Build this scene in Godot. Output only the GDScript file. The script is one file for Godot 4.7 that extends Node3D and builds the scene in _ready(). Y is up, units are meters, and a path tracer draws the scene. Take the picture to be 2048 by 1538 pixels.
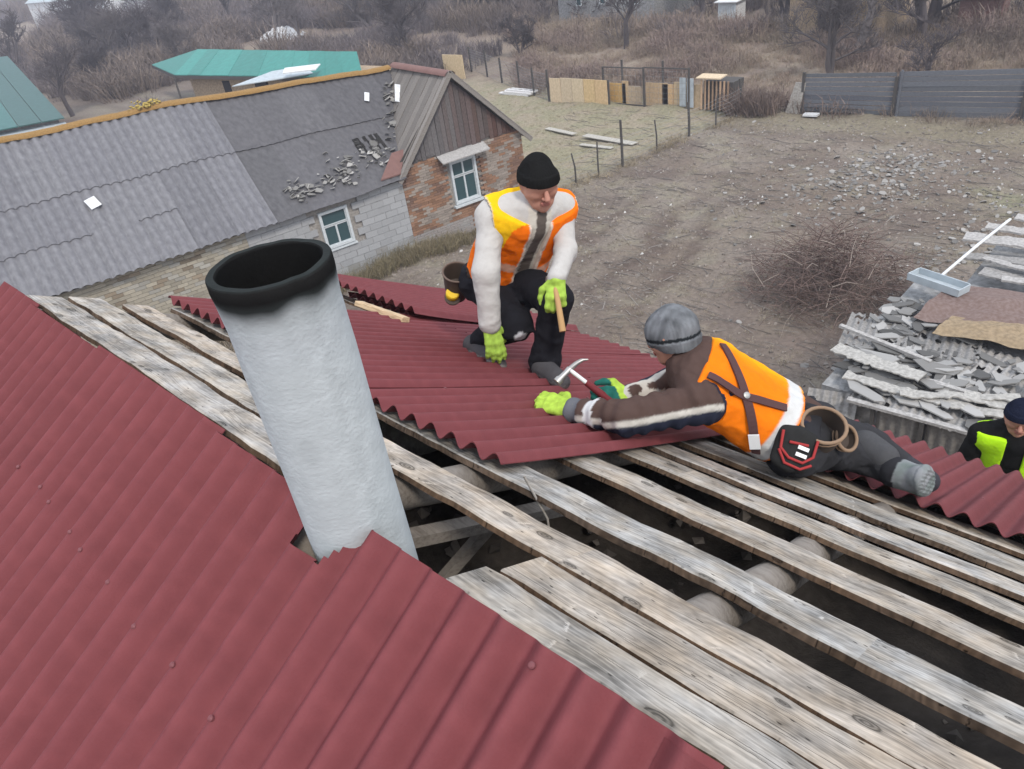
extends Node3D

# world: y up, metres; ground y = 0, the camera 9.5 m above it, the near roof's ridge runs along z at x = 0.575
const RIDGE := Vector3(0.575, 8.3875, 0.0)
const PITCH := 0.51024          # slope of the near roof
const EYE := Vector3(0, 9.5, 0)
var rng := RandomNumberGenerator.new()
var wob := FastNoiseLite.new()
var M := {}


func lin(r: float, g: float, b: float) -> Color:
	return Color(r, g, b).linear_to_srgb()


# ---------------------------------------------------------------- textures and materials
func noise_tex(kind: int, freq: float, oct: int, lo: Color, hi: Color, sd := 1, size := 512, mid = null) -> NoiseTexture2D:
	var n := FastNoiseLite.new()
	n.noise_type = kind
	n.frequency = freq
	n.fractal_octaves = oct
	n.seed = sd
	var t := NoiseTexture2D.new()
	t.width = size
	t.height = size
	t.seamless = true
	t.noise = n
	var g := Gradient.new()
	g.set_color(0, lo.linear_to_srgb())
	g.set_color(1, hi.linear_to_srgb())
	if mid != null:
		g.add_point(0.5, mid.linear_to_srgb())
	t.color_ramp = g
	return t


func bump_tex(kind: int, freq: float, oct: int, strength: float, sd := 1, size := 512) -> NoiseTexture2D:
	var n := FastNoiseLite.new()
	n.noise_type = kind
	n.frequency = freq
	n.fractal_octaves = oct
	n.seed = sd
	var t := NoiseTexture2D.new()
	t.width = size
	t.height = size
	t.seamless = true
	t.as_normal_map = true
	t.bump_strength = strength
	t.noise = n
	return t


func mat(c: Color, rough: float, o := {}) -> StandardMaterial3D:
	var m := StandardMaterial3D.new()
	m.albedo_color = c
	m.roughness = rough
	m.metallic = o.get("metal", 0.0)
	m.metallic_specular = o.get("spec", 0.4)
	if o.has("tex"):
		m.albedo_texture = o.tex
	if o.has("nrm"):
		m.normal_enabled = true
		m.normal_texture = o.nrm
		m.normal_scale = o.get("ns", 1.0)
	if o.has("tex") or o.has("nrm"):
		m.uv1_triplanar = true
		m.uv1_world_triplanar = o.get("world", false)
		m.uv1_scale = o.get("scale", Vector3.ONE)
	m.vertex_color_use_as_albedo = o.get("vc", false)
	return m


# ---------------------------------------------------------------- mesh collector
class MB:
	var v := PackedVector3Array()
	var n := PackedVector3Array()
	var c := PackedColorArray()
	var col := Color.WHITE

	func t3(a: Vector3, b: Vector3, d: Vector3) -> void:
		var m := (d - a).cross(b - a).normalized()
		v.append(a); v.append(b); v.append(d)
		n.append(m); n.append(m); n.append(m)
		c.append(col); c.append(col); c.append(col)

	func s3(a: Vector3, b: Vector3, d: Vector3, na: Vector3, nb: Vector3, nd: Vector3) -> void:
		v.append(a); v.append(b); v.append(d)
		n.append(na); n.append(nb); n.append(nd)
		c.append(col); c.append(col); c.append(col)

	func q4(a: Vector3, b: Vector3, d: Vector3, e: Vector3) -> void:
		t3(a, b, d)
		t3(a, d, e)

	# a closed hexahedron from 4 bottom and 4 top corners, same order round
	func hexa(p: Array) -> void:
		var o := Vector3.ZERO
		for x in p:
			o += x
		o /= 8.0
		for f in [[0, 1, 2, 3], [4, 5, 6, 7], [0, 1, 5, 4], [1, 2, 6, 5], [2, 3, 7, 6], [3, 0, 4, 7]]:
			var a: Vector3 = p[f[0]]
			var b: Vector3 = p[f[1]]
			var d: Vector3 = p[f[2]]
			var e: Vector3 = p[f[3]]
			if (d - a).cross(b - a).dot((a + d) * 0.5 - o) > 0.0:
				q4(a, b, d, e)
			else:
				q4(a, e, d, b)

	func box(xf: Transform3D, s: Vector3) -> void:
		var h := s * 0.5
		var p := []
		for y in [-h.y, h.y]:
			for k in [[-h.x, -h.z], [h.x, -h.z], [h.x, h.z], [-h.x, h.z]]:
				p.append(xf * Vector3(k[0], y, k[1]))
		hexa(p)

	func bar(a: Vector3, b: Vector3, w: float, t: float, up := Vector3.UP) -> void:
		var d := (b - a).normalized()
		var x := up.cross(d)
		if x.length() < 0.01:
			x = Vector3.RIGHT.cross(d)
		x = x.normalized()
		var y := d.cross(x)
		box(Transform3D(Basis(x, y, d), (a + b) * 0.5), Vector3(w, t, a.distance_to(b)))

	func tube(p: Array, r: Array, sides := 8, caps := true) -> void:
		var k := p.size()
		var rings := []
		var dirs := []
		var ref := Vector3.ZERO
		for i in k:
			var t: Vector3 = (p[mini(i + 1, k - 1)] - p[maxi(i - 1, 0)]).normalized()
			if ref == Vector3.ZERO:
				ref = t.cross(Vector3(0.31, 0.9, 0.17)).normalized()
				if ref.length() < 0.1:
					ref = Vector3.RIGHT
			var n2 := t.cross(ref).normalized()
			var n1 := n2.cross(t).normalized()
			ref = n1
			var ring := []
			var dd := []
			for s in sides:
				var a := TAU * s / sides
				var o := n1 * cos(a) + n2 * sin(a)
				ring.append(p[i] + o * r[i])
				dd.append(o)
			rings.append(ring)
			dirs.append(dd)
		for i in k - 1:
			for s in sides:
				var e := (s + 1) % sides
				s3(rings[i][s], rings[i + 1][s], rings[i + 1][e], dirs[i][s], dirs[i + 1][s], dirs[i + 1][e])
				s3(rings[i][s], rings[i + 1][e], rings[i][e], dirs[i][s], dirs[i + 1][e], dirs[i][e])
		if caps:
			for s in sides:
				var e := (s + 1) % sides
				t3(p[0], rings[0][s], rings[0][e])
				t3(p[k - 1], rings[k - 1][e], rings[k - 1][s])

	# profile of [radius, height] about y, seen from outside when heights rise
	func lathe(prof: Array, sides: int, xf := Transform3D.IDENTITY, cols = null) -> void:
		for i in prof.size() - 1:
			var a: Array = prof[i]
			var b: Array = prof[i + 1]
			var nn := Vector2(b[1] - a[1], a[0] - b[0]).normalized()
			for s in sides:
				var t0 := TAU * s / sides
				var t1 := TAU * (s + 1) / sides
				var d0 := Vector3(cos(t0), 0, -sin(t0))
				var d1 := Vector3(cos(t1), 0, -sin(t1))
				var n0 := xf.basis * (d0 * nn.x + Vector3.UP * nn.y)
				var n1 := xf.basis * (d1 * nn.x + Vector3.UP * nn.y)
				var p00 = xf * (d0 * a[0] + Vector3.UP * a[1])
				var p10 = xf * (d1 * a[0] + Vector3.UP * a[1])
				var p01 = xf * (d0 * b[0] + Vector3.UP * b[1])
				var p11 = xf * (d1 * b[0] + Vector3.UP * b[1])
				var k := c.size()
				s3(p00, p01, p11, n0, n0, n1)
				s3(p00, p11, p10, n0, n1, n1)
				if cols != null:
					var ca: Color = cols[i]
					var cb: Color = cols[i + 1]
					c[k] = ca; c[k + 1] = cb; c[k + 2] = cb
					c[k + 3] = ca; c[k + 4] = cb; c[k + 5] = ca

	# grid of points P[i][j]; its front is on the side of (d/dj x d/di)
	func grid(p: Array, skip = null, flip := false) -> void:
		var ni := p.size()
		var nj: int = p[0].size()
		var nn := []
		for i in ni:
			var row := PackedVector3Array()
			for j in nj:
				var di: Vector3 = p[mini(i + 1, ni - 1)][j] - p[maxi(i - 1, 0)][j]
				var dj: Vector3 = p[i][mini(j + 1, nj - 1)] - p[i][maxi(j - 1, 0)]
				var m := dj.cross(di).normalized()
				row.append(-m if flip else m)
			nn.append(row)
		for i in ni - 1:
			for j in nj - 1:
				if skip != null and skip.call(i, j):
					continue
				if flip:
					s3(p[i][j], p[i + 1][j + 1], p[i + 1][j], nn[i][j], nn[i + 1][j + 1], nn[i + 1][j])
					s3(p[i][j], p[i][j + 1], p[i + 1][j + 1], nn[i][j], nn[i][j + 1], nn[i + 1][j + 1])
				else:
					s3(p[i][j], p[i + 1][j], p[i + 1][j + 1], nn[i][j], nn[i + 1][j], nn[i + 1][j + 1])
					s3(p[i][j], p[i + 1][j + 1], p[i][j + 1], nn[i][j], nn[i + 1][j + 1], nn[i][j + 1])

	func mesh() -> ArrayMesh:
		var a := []
		a.resize(Mesh.ARRAY_MAX)
		a[Mesh.ARRAY_VERTEX] = v
		a[Mesh.ARRAY_NORMAL] = n
		a[Mesh.ARRAY_COLOR] = c
		var m := ArrayMesh.new()
		m.add_surface_from_arrays(Mesh.PRIMITIVE_TRIANGLES, a)
		return m


# ---------------------------------------------------------------- nodes
func tag(o: Node, label: String, category := "", group := "", kind := "") -> Node:
	if label:
		o.set_meta("label", label)
	if category:
		o.set_meta("category", category)
	if group:
		o.set_meta("group", group)
	if kind:
		o.set_meta("kind", kind)
	return o


func thing(called: String, at: Vector3, label: String, category: String, group := "") -> Node3D:
	var o := Node3D.new()
	o.name = called
	add_child(o, true)
	o.position = at
	tag(o, label, category, group)
	return o


func world_of(o: Node) -> Transform3D:
	var t := Transform3D.IDENTITY
	while o != self and o is Node3D:
		t = o.transform * t
		o = o.get_parent()
	return t


# one named mesh under a parent; xf is where it stands in the world
func part(parent: Node, called: String, mesh: Mesh, m: Material, xf := Transform3D.IDENTITY, label := "") -> MeshInstance3D:
	var o := MeshInstance3D.new()
	o.name = called
	o.mesh = mesh
	o.material_override = m
	parent.add_child(o, true)
	o.transform = world_of(parent).affine_inverse() * xf
	if label:
		o.set_meta("label", label)
	return o


func single(called: String, mesh: Mesh, m: Material, xf: Transform3D, label: String, category: String, group := "") -> MeshInstance3D:
	var o := part(self, called, mesh, m, xf)
	tag(o, label, category, group)
	return o


func many(parent: Node, called: String, mesh: Mesh, m: Material, xfs: Array, cols = null, label := "", category := "") -> MultiMeshInstance3D:
	var mm := MultiMesh.new()
	mm.transform_format = MultiMesh.TRANSFORM_3D
	mm.use_colors = cols != null
	mm.mesh = mesh
	mm.instance_count = xfs.size()
	var inv := world_of(parent).affine_inverse() if parent != self else Transform3D.IDENTITY
	for i in xfs.size():
		mm.set_instance_transform(i, inv * xfs[i])
		if cols != null:
			mm.set_instance_color(i, cols[i])
	var o := MultiMeshInstance3D.new()
	o.name = called
	o.multimesh = mm
	o.material_override = m
	parent.add_child(o, true)
	tag(o, label, category, "", "stuff")
	return o


func struct(called: String, mesh: Mesh, m: Material, xf := Transform3D.IDENTITY) -> MeshInstance3D:
	var o := part(self, called, mesh, m, xf)
	o.set_meta("kind", "structure")
	return o


func at(v: Vector3, yaw := 0.0) -> Transform3D:
	return Transform3D(Basis(Vector3.UP, yaw), v)


func g(x: float, y: float, z: float) -> Vector3:   # surveyed garden units to metres
	return Vector3(x, y, z) * 1.25


# ---------------------------------------------------------------- shapes
# a rough sawn board along z from 0 to len, its top at y = 0, edges waney
func plank(len: float, w: float, th: float, rough: float, sd: int, seg := 0) -> ArrayMesh:
	var b := MB.new()
	var k := seg if seg > 0 else maxi(4, int(len / 0.06))
	var r := RandomNumberGenerator.new()
	r.seed = sd
	var prev := []
	var bow := r.randf_range(-1, 1) * rough * 1.2
	for i in k + 1:
		var t := float(i) / k
		var z := len * t
		var o := sin(t * PI) * bow + wob.get_noise_2d(z * 40.0, sd * 31.0) * rough * 0.8
		var wl := -w * 0.5 + o + (wob.get_noise_2d(z * 260.0, sd * 57.0 + 9.0) * 1.1 + wob.get_noise_2d(z * 900.0, sd * 5.0) * 0.8) * rough
		var wr := w * 0.5 + o + (wob.get_noise_2d(z * 260.0, sd * 91.0 + 77.0) * 1.1 + wob.get_noise_2d(z * 900.0, sd * 9.0) * 0.8) * rough
		var y := wob.get_noise_2d(z * 80.0, sd * 13.0) * rough * 0.8
		var ch := 0.004
		var zz := z + (r.randf_range(-1, 1) * rough if i == 0 or i == k else 0.0)
		var ring := [Vector3(wl, y - th, zz), Vector3(wl, y - ch, zz), Vector3(wl + ch, y, zz), Vector3(wr - ch, y, zz), Vector3(wr, y - ch, zz), Vector3(wr, y - th, zz)]
		if i > 0:
			for s in 6:
				var e := (s + 1) % 6
				b.q4(prev[s], prev[e], ring[e], ring[s])
		if i == 0 or i == k:
			for s in range(1, 5):
				if i == 0:
					b.t3(ring[0], ring[s + 1], ring[s])
				else:
					b.t3(ring[0], ring[s], ring[s + 1])
		prev = ring
	return b.mesh()


# corrugated sheet: x across from 0, z down the slope from 0, crests at height amp
func corrugated(waves: float, pitch: float, amp: float, len: float, th: float, phase: float, sd: int, lift = null, cut = null, nz := 10, per := 12) -> ArrayMesh:
	var b := MB.new()
	var nx := int(waves * per)
	var top := []
	var bot := []
	for i in nx + 1:
		var x := waves * pitch * i / nx
		var y0 := (0.5 + 0.5 * cos(TAU * (x / pitch - phase))) 
		y0 = pow(y0, 0.9) * amp
		var ra := PackedVector3Array()
		var rb := PackedVector3Array()
		for j in nz + 1:
			var z := len * j / nz
			var y := y0 + wob.get_noise_3d(x * 22.0, z * 22.0, sd * 17.0) * 0.0035
			if lift != null:
				y += lift.call(x, z)
			ra.append(Vector3(x, y, z))
			rb.append(Vector3(x, y - th, z))
		top.append(ra)
		bot.append(rb)
	var skip = null
	if cut != null:
		skip = func(i, j): return cut.call((i + 0.5) * waves * pitch / nx, (j + 0.5) * len / nz)
	b.grid(top, skip)
	# weather: dust that has settled in streaks down the sheet, scuffs across it
	for i in b.v.size():
		var p: Vector3 = b.v[i]
		var k := 1.0 + 0.09 * wob.get_noise_3d(p.x * 120.0, p.z * 14.0, sd * 41.0) + 0.09 * wob.get_noise_3d(p.x * 25.0, p.z * 30.0, sd * 7.0 + 50.0)
		var dust := clampf(wob.get_noise_3d(p.x * 60.0 + 300.0, p.z * 50.0, sd * 11.0) - 0.15, 0.0, 0.5) * 0.55
		b.c[i] = Color(k, k, k).lerp(Color(1.5, 2.6, 2.2), dust * 0.35)
	b.grid(bot, skip, true)
	for i in nx:
		if skip == null or not skip.call(i, 0):
			b.q4(top[i][0], bot[i][0], bot[i + 1][0], top[i + 1][0])
		b.q4(top[i][nz], top[i + 1][nz], bot[i + 1][nz], bot[i][nz])
	for j in nz:
		b.q4(top[0][j], top[0][j + 1], bot[0][j + 1], bot[0][j])
		b.q4(top[nx][j], bot[nx][j], bot[nx][j + 1], top[nx][j + 1])
	return b.mesh()


# surface nets over a smooth union of tapered capsules [a, b, ra, rb]
func nets(b: MB, bones: Array, cell: float, k: float, mod = null, colour = null) -> void:
	var lo := Vector3.INF
	var hi := -Vector3.INF
	var pad := k * 0.6 + cell * 3.0
	for q in bones:
		var r: float = maxf(q[2], q[3]) + pad
		for e in [q[0], q[1]]:
			lo = lo.min(e - Vector3.ONE * r)
			hi = hi.max(e + Vector3.ONE * r)
	var nx := int((hi.x - lo.x) / cell) + 2
	var ny := int((hi.y - lo.y) / cell) + 2
	var nz := int((hi.z - lo.z) / cell) + 2
	var F := PackedFloat32Array()
	F.resize(nx * ny * nz)
	F.fill(9.0)
	for q in bones:
		var a: Vector3 = q[0]
		var e: Vector3 = q[1]
		var ra: float = q[2]
		var rb: float = q[3]
		var d: Vector3 = e - a
		var l2 := maxf(d.length_squared(), 1e-9)
		var rm := maxf(ra, rb) + pad
		var m0 := a.min(e) - Vector3.ONE * rm - lo
		var m1 := a.max(e) + Vector3.ONE * rm - lo
		for iz in range(maxi(0, int(m0.z / cell)), mini(nz, int(m1.z / cell) + 1)):
			var pz := lo.z + iz * cell - a.z
			for iy in range(maxi(0, int(m0.y / cell)), mini(ny, int(m1.y / cell) + 1)):
				var py := lo.y + iy * cell - a.y
				var base := (iz * ny + iy) * nx
				var s0 := py * d.y + pz * d.z
				for ix in range(maxi(0, int(m0.x / cell)), mini(nx, int(m1.x / cell) + 1)):
					var px := lo.x + ix * cell - a.x
					var t := clampf((px * d.x + s0) / l2, 0.0, 1.0)
					var ex := px - d.x * t
					var ey := py - d.y * t
					var ez := pz - d.z * t
					var f := sqrt(ex * ex + ey * ey + ez * ez) - ra - (rb - ra) * t
					var old := F[base + ix]
					var h := k - absf(old - f)
					if h > 0.0:
						F[base + ix] = minf(old, f) - h * h / (4.0 * k)
					elif f < old:
						F[base + ix] = f
	if mod != null:
		var band := cell * 3.0
		for iz in nz:
			for iy in ny:
				var base := (iz * ny + iy) * nx
				for ix in nx:
					var f := F[base + ix]
					if f < band and f > -0.09:
						F[base + ix] = mod.call(lo + Vector3(ix, iy, iz) * cell, f)
	var sx := 1
	var sy := nx
	var sz := nx * ny
	var vert := {}
	var pos := PackedVector3Array()
	var nrm := PackedVector3Array()
	var offs := [0, sx, sy, sx + sy, sz, sz + sx, sz + sy, sz + sx + sy]
	var cor := [Vector3(0, 0, 0), Vector3(1, 0, 0), Vector3(0, 1, 0), Vector3(1, 1, 0), Vector3(0, 0, 1), Vector3(1, 0, 1), Vector3(0, 1, 1), Vector3(1, 1, 1)]
	var edges := [[0, 1], [2, 3], [4, 5], [6, 7], [0, 2], [1, 3], [4, 6], [5, 7], [0, 4], [1, 5], [2, 6], [3, 7]]
	var near := cell * 3.2
	for iz in nz - 1:
		for iy in ny - 1:
			var base := (iz * ny + iy) * nx
			for ix in nx - 1:
				var id := base + ix
				var f0 := F[id]
				if f0 > near or f0 < -0.2:
					continue
				var neg := 0
				for o in offs:
					if F[id + o] < 0.0:
						neg += 1
				if neg == 0 or neg == 8:
					continue
				var s := Vector3.ZERO
				var c := 0
				for e in edges:
					var fa := F[id + offs[e[0]]]
					var fb := F[id + offs[e[1]]]
					if (fa < 0.0) != (fb < 0.0):
						s += cor[e[0]].lerp(cor[e[1]], fa / (fa - fb))
						c += 1
				vert[id] = pos.size()
				pos.append(lo + (Vector3(ix, iy, iz) + s / c) * cell)
				var gx := F[id + sx] - f0 + F[id + sx + sy] - F[id + sy] + F[id + sx + sz] - F[id + sz] + F[id + sx + sy + sz] - F[id + sy + sz]
				var gy := F[id + sy] - f0 + F[id + sx + sy] - F[id + sx] + F[id + sy + sz] - F[id + sz] + F[id + sx + sy + sz] - F[id + sx + sz]
				var gz := F[id + sz] - f0 + F[id + sx + sz] - F[id + sx] + F[id + sy + sz] - F[id + sy] + F[id + sx + sy + sz] - F[id + sx + sy]
				nrm.append(Vector3(gx, gy, gz).normalized())
	var colr := PackedColorArray()
	if colour != null:
		for p in pos:
			colr.append(colour.call(p))
	var step := [sx, sy, sz]
	for id in vert:
		for ax in 3:
			var st: int = step[ax]
			var u: int = step[(ax + 1) % 3]
			var w: int = step[(ax + 2) % 3]
			var fa := F[id]
			var fb := F[id + st]
			if (fa < 0.0) == (fb < 0.0):
				continue
			if not (vert.has(id - u) and vert.has(id - w) and vert.has(id - u - w)):
				continue
			var q := [vert[id], vert[id - u], vert[id - u - w], vert[id - w]]
			if fa >= 0.0:
				q = [q[0], q[3], q[2], q[1]]
			for tr in [[0, 2, 1], [0, 3, 2]]:
				var i0: int = q[tr[0]]
				var i1: int = q[tr[1]]
				var i2: int = q[tr[2]]
				var kk := b.c.size()
				b.s3(pos[i0], pos[i1], pos[i2], nrm[i0], nrm[i1], nrm[i2])
				if colr.size():
					b.c[kk] = colr[i0]; b.c[kk + 1] = colr[i1]; b.c[kk + 2] = colr[i2]


func _ready() -> void:
	# camera
	var cam := Camera3D.new()
	cam.name = "camera"
	cam.fov = 55.018
	cam.far = 900.0
	cam.near = 0.05
	add_child(cam)
	cam.transform = Transform3D(Basis(Vector3(0.67096349, -0.13078844, 0.72986463), Vector3(0.47960342, 0.82724262, -0.29266058), Vector3(-0.56549851, 0.54641014, 0.61777617)), EYE)
	cam.current = true
	# sky and light of an overcast winter day
	var sm := ProceduralSkyMaterial.new()
	sm.sky_top_color = Color(0.80, 0.83, 0.88)
	sm.sky_horizon_color = Color(0.78, 0.80, 0.83)
	sm.sky_curve = 0.3
	sm.ground_bottom_color = Color(0.30, 0.28, 0.26)
	sm.ground_horizon_color = Color(0.62, 0.62, 0.63)
	sm.sky_energy_multiplier = 1.2
	var sky := Sky.new()
	sky.sky_material = sm
	var env := Environment.new()
	env.background_mode = Environment.BG_SKY
	env.sky = sky
	env.background_energy_multiplier = 1.0
	env.tonemap_mode = Environment.TONE_MAPPER_LINEAR
	env.tonemap_exposure = 1.42
	env.sdfgi_enabled = true
	env.ssao_enabled = true
	env.ssil_enabled = true
	env.fog_enabled = true
	env.fog_light_color = Color(0.78, 0.78, 0.83)
	env.fog_density = 0.0013
	var we := WorldEnvironment.new()
	we.name = "daylight"
	we.environment = env
	add_child(we)
	var sun := DirectionalLight3D.new()
	sun.name = "veiled_sun"
	sun.light_energy = 0.5
	sun.light_color = Color(1.0, 0.97, 0.93)
	sun.light_angular_distance = 10.0
	sun.shadow_enabled = true
	add_child(sun)
	sun.rotation_degrees = Vector3(-50, -24, 0)

	rng.seed = 20240211
	wob.seed = 5
	wob.noise_type = FastNoiseLite.TYPE_SIMPLEX
	wob.frequency = 0.02
	wob.fractal_octaves = 2
	make_materials()
	build_ground()
	build_grey_house()
	build_far_buildings()
	build_near_house()
	build_shed()
	build_yard()
	build_plants()
	build_people()


func make_materials() -> void:
	var S := FastNoiseLite.TYPE_SIMPLEX_SMOOTH
	var P := FastNoiseLite.TYPE_PERLIN
	var C := FastNoiseLite.TYPE_CELLULAR
	var fine := bump_tex(S, 0.06, 4, 3.0, 3)
	var soft := noise_tex(S, 0.012, 5, Color(0.72, 0.72, 0.72), Color(1, 1, 1), 7)
	var blot := noise_tex(S, 0.02, 5, Color(0.5, 0.5, 0.5), Color(1.0, 1.0, 1.0), 11)
	var grain := noise_tex(S, 0.022, 5, Color(0.50, 0.47, 0.45), Color(1.0, 1.0, 1.0), 21, 512, Color(0.90, 0.885, 0.87))
	var grain_n := bump_tex(S, 0.06, 4, 5.0, 22)
	M.fine = fine
	M.soft = soft
	M.blot = blot
	var wood := wood_image()
	var wood_c := ImageTexture.create_from_image(wood[0])
	var wood_n := ImageTexture.create_from_image(wood[1])
	for k in 7:
		var base: Color = [lin(0.60, 0.56, 0.51), lin(0.61, 0.545, 0.475), lin(0.63, 0.565, 0.495), lin(0.55, 0.53, 0.505), lin(0.60, 0.555, 0.50), lin(0.56, 0.515, 0.46), lin(0.61, 0.585, 0.555)][k]
		var m := mat(base, 0.92, {"tex": wood_c, "nrm": wood_n, "scale": Vector3(1.0, 1.0, 0.5), "ns": 0.9, "vc": true, "spec": 0.2})
		m.uv1_offset = Vector3(0.137 * k + 0.07, 0.11 * k, 0.29 * k)
		M["wood%d" % k] = m
	M.red = mat(lin(0.190, 0.050, 0.055), 0.7, {"tex": noise_tex(S, 0.01, 5, Color(0.76, 0.73, 0.75), Color(1, 1, 1), 31), "nrm": bump_tex(S, 0.12, 3, 1.4, 32), "scale": Vector3(2.3, 2.3, 2.3), "ns": 0.5, "vc": true, "spec": 0.3})
	M.nail = mat(lin(0.16, 0.05, 0.055), 0.5)
	M.batten = mat(lin(0.39, 0.35, 0.305), 0.9, {"tex": grain, "nrm": grain_n, "scale": Vector3(5.0, 5.0, 1.3), "ns": 0.8, "vc": true})
	M.batten_b = mat(lin(0.365, 0.342, 0.315), 0.9, {"tex": grain, "nrm": grain_n, "scale": Vector3(4.0, 4.0, 1.6), "ns": 0.9, "vc": true})
	M.fresh = mat(lin(0.62, 0.46, 0.29), 0.85, {"tex": grain, "nrm": grain_n, "scale": Vector3(5.0, 5.0, 0.7), "ns": 0.4})
	M.log = mat(lin(0.25, 0.225, 0.20), 0.92, {"tex": grain, "nrm": grain_n, "scale": Vector3(4.0, 4.0, 0.6), "ns": 0.8})
	M.pipe = mat(Color.WHITE, 1.0, {"spec": 0.12, "tex": noise_tex(S, 0.012, 5, Color(0.80, 0.80, 0.80), Color(1, 1, 1), 41), "nrm": bump_tex(S, 0.05, 5, 6.0, 42), "scale": Vector3(3, 3, 3), "ns": 0.28, "vc": true})
	M.clay = mat(lin(0.085, 0.072, 0.062), 0.95, {"tex": blot, "nrm": fine, "scale": Vector3(1.3, 1.3, 1.3), "ns": 1.0})
	M.plaster = mat(lin(0.45, 0.42, 0.38), 0.95, {"tex": blot, "nrm": fine, "scale": Vector3(0.8, 0.8, 0.8)})
	M.slate = mat(lin(0.235, 0.232, 0.243), 0.9, {"tex": noise_tex(S, 0.015, 5, Color(0.55, 0.55, 0.57), Color(1, 1, 1), 51), "nrm": fine, "scale": Vector3(0.7, 0.7, 0.7), "ns": 0.6, "vc": true})
	M.slate_pale = mat(lin(0.50, 0.48, 0.46), 0.9, {"tex": blot, "nrm": fine, "scale": Vector3(1.1, 1.1, 1.1), "ns": 0.8, "vc": true})
	M.ridge = mat(lin(0.34, 0.20, 0.075), 0.9, {"tex": noise_tex(S, 0.03, 4, Color(0.55, 0.55, 0.45), Color(1, 1, 1), 61), "scale": Vector3(1, 1, 1)})
	M.ridge_red = mat(lin(0.21, 0.115, 0.10), 0.85, {"tex": soft, "scale": Vector3(1, 1, 1)})
	M.brick = mat(Color.WHITE, 0.95, {"tex": blot, "nrm": fine, "scale": Vector3(1.6, 1.6, 1.6), "ns": 0.8, "vc": true})
	M.mortar = mat(lin(0.40, 0.37, 0.335), 0.95, {"tex": blot, "nrm": fine, "scale": Vector3(0.9, 0.9, 0.9)})
	M.gable = mat(Color.WHITE, 0.92, {"tex": noise_tex(S, 0.03, 5, Color(0.35, 0.33, 0.32), Color(1, 1, 1), 71), "nrm": grain_n, "scale": Vector3(3.0, 0.5, 3.0), "ns": 0.7, "vc": true})
	M.paint = mat(lin(0.62, 0.66, 0.68), 0.7, {"tex": soft, "scale": Vector3(2, 2, 2)})
	var gl := mat(lin(0.035, 0.075, 0.085), 0.12, {"spec": 0.6})
	M.glass = gl
	M.dark = mat(lin(0.012, 0.012, 0.013), 0.95)
	M.green = mat(lin(0.045, 0.26, 0.22), 0.6, {"tex": soft, "scale": Vector3(0.35, 0.35, 0.35), "vc": true})
	M.white = mat(lin(0.74, 0.75, 0.76), 0.8, {"tex": soft, "scale": Vector3(0.7, 0.7, 0.7)})
	M.dull = mat(lin(0.52, 0.49, 0.43), 0.9, {"tex": blot, "scale": Vector3(1.2, 1.2, 1.2)})
	M.blueish = mat(lin(0.46, 0.51, 0.54), 0.75, {"tex": soft, "scale": Vector3(0.5, 0.5, 0.5)})
	M.ochre = mat(lin(0.48, 0.36, 0.24), 0.95, {"tex": blot, "nrm": fine, "scale": Vector3(0.5, 0.5, 0.5), "vc": true})
	M.stone = mat(lin(0.33, 0.33, 0.33), 0.95, {"tex": blot, "nrm": fine, "scale": Vector3(0.5, 0.5, 0.5), "vc": true})
	M.ply = mat(lin(0.66, 0.53, 0.37), 0.85, {"tex": noise_tex(S, 0.02, 4, Color(0.72, 0.70, 0.66), Color(1, 1, 1), 81), "scale": Vector3(0.8, 0.5, 0.8), "vc": true})
	M.fence = mat(lin(0.175, 0.185, 0.205), 0.9, {"tex": noise_tex(S, 0.03, 5, Color(0.55, 0.55, 0.56), Color(1, 1, 1), 91), "nrm": fine, "scale": Vector3(2, 3, 0.4), "vc": true})
	M.post = mat(lin(0.07, 0.065, 0.06), 0.9)
	M.rust = mat(lin(0.22, 0.165, 0.15), 0.75, {"tex": noise_tex(S, 0.02, 5, Color(0.55, 0.45, 0.40), Color(1, 1, 1), 101), "scale": Vector3(1, 1, 1), "vc": true})
	M.tan = mat(lin(0.36, 0.27, 0.17), 0.9, {"tex": blot, "scale": Vector3(0.9, 0.9, 0.9)})
	M.soil = mat(Color.WHITE, 0.97, {"tex": noise_tex(S, 0.02, 6, Color(0.55, 0.55, 0.55), Color(1.0, 1.0, 1.0), 111, 1024), "nrm": bump_tex(S, 0.04, 6, 9.0, 112, 1024), "scale": Vector3(0.23, 0.23, 0.23), "ns": 1.0, "vc": true, "world": true})
	M.bits = mat(Color.WHITE, 0.95, {"vc": true})
	M.twig = mat(Color.WHITE, 0.95, {"vc": true})
	M.steel = mat(lin(0.40, 0.39, 0.37), 0.42, {"metal": 0.75})
	M.grip = mat(lin(0.16, 0.02, 0.025), 0.6)
	M.handle = mat(lin(0.42, 0.25, 0.11), 0.7)
	M.cloth = mat(Color.WHITE, 0.95, {"tex": noise_tex(S, 0.02, 5, Color(0.86, 0.855, 0.85), Color(1, 1, 1), 123), "nrm": bump_tex(S, 0.012, 3, 9.0, 121), "scale": Vector3(2.5, 2.5, 2.5), "ns": 0.7, "spec": 0.2, "vc": true})
	M.skin = mat(Color.WHITE, 0.6, {"vc": true})
	M.knit = mat(Color.WHITE, 0.97, {"nrm": bump_tex(S, 0.2, 3, 9.0, 122), "scale": Vector3(6, 6, 6), "ns": 1.4, "spec": 0.15, "vc": true})
	M.leather = mat(lin(0.065, 0.048, 0.038), 0.7)
	M.leather_tan = mat(lin(0.25, 0.165, 0.105), 0.75)
	M.rim_dark = mat(lin(0.13, 0.095, 0.075), 0.8)
	M.strap = mat(lin(0.075, 0.035, 0.035), 0.85)
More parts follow.
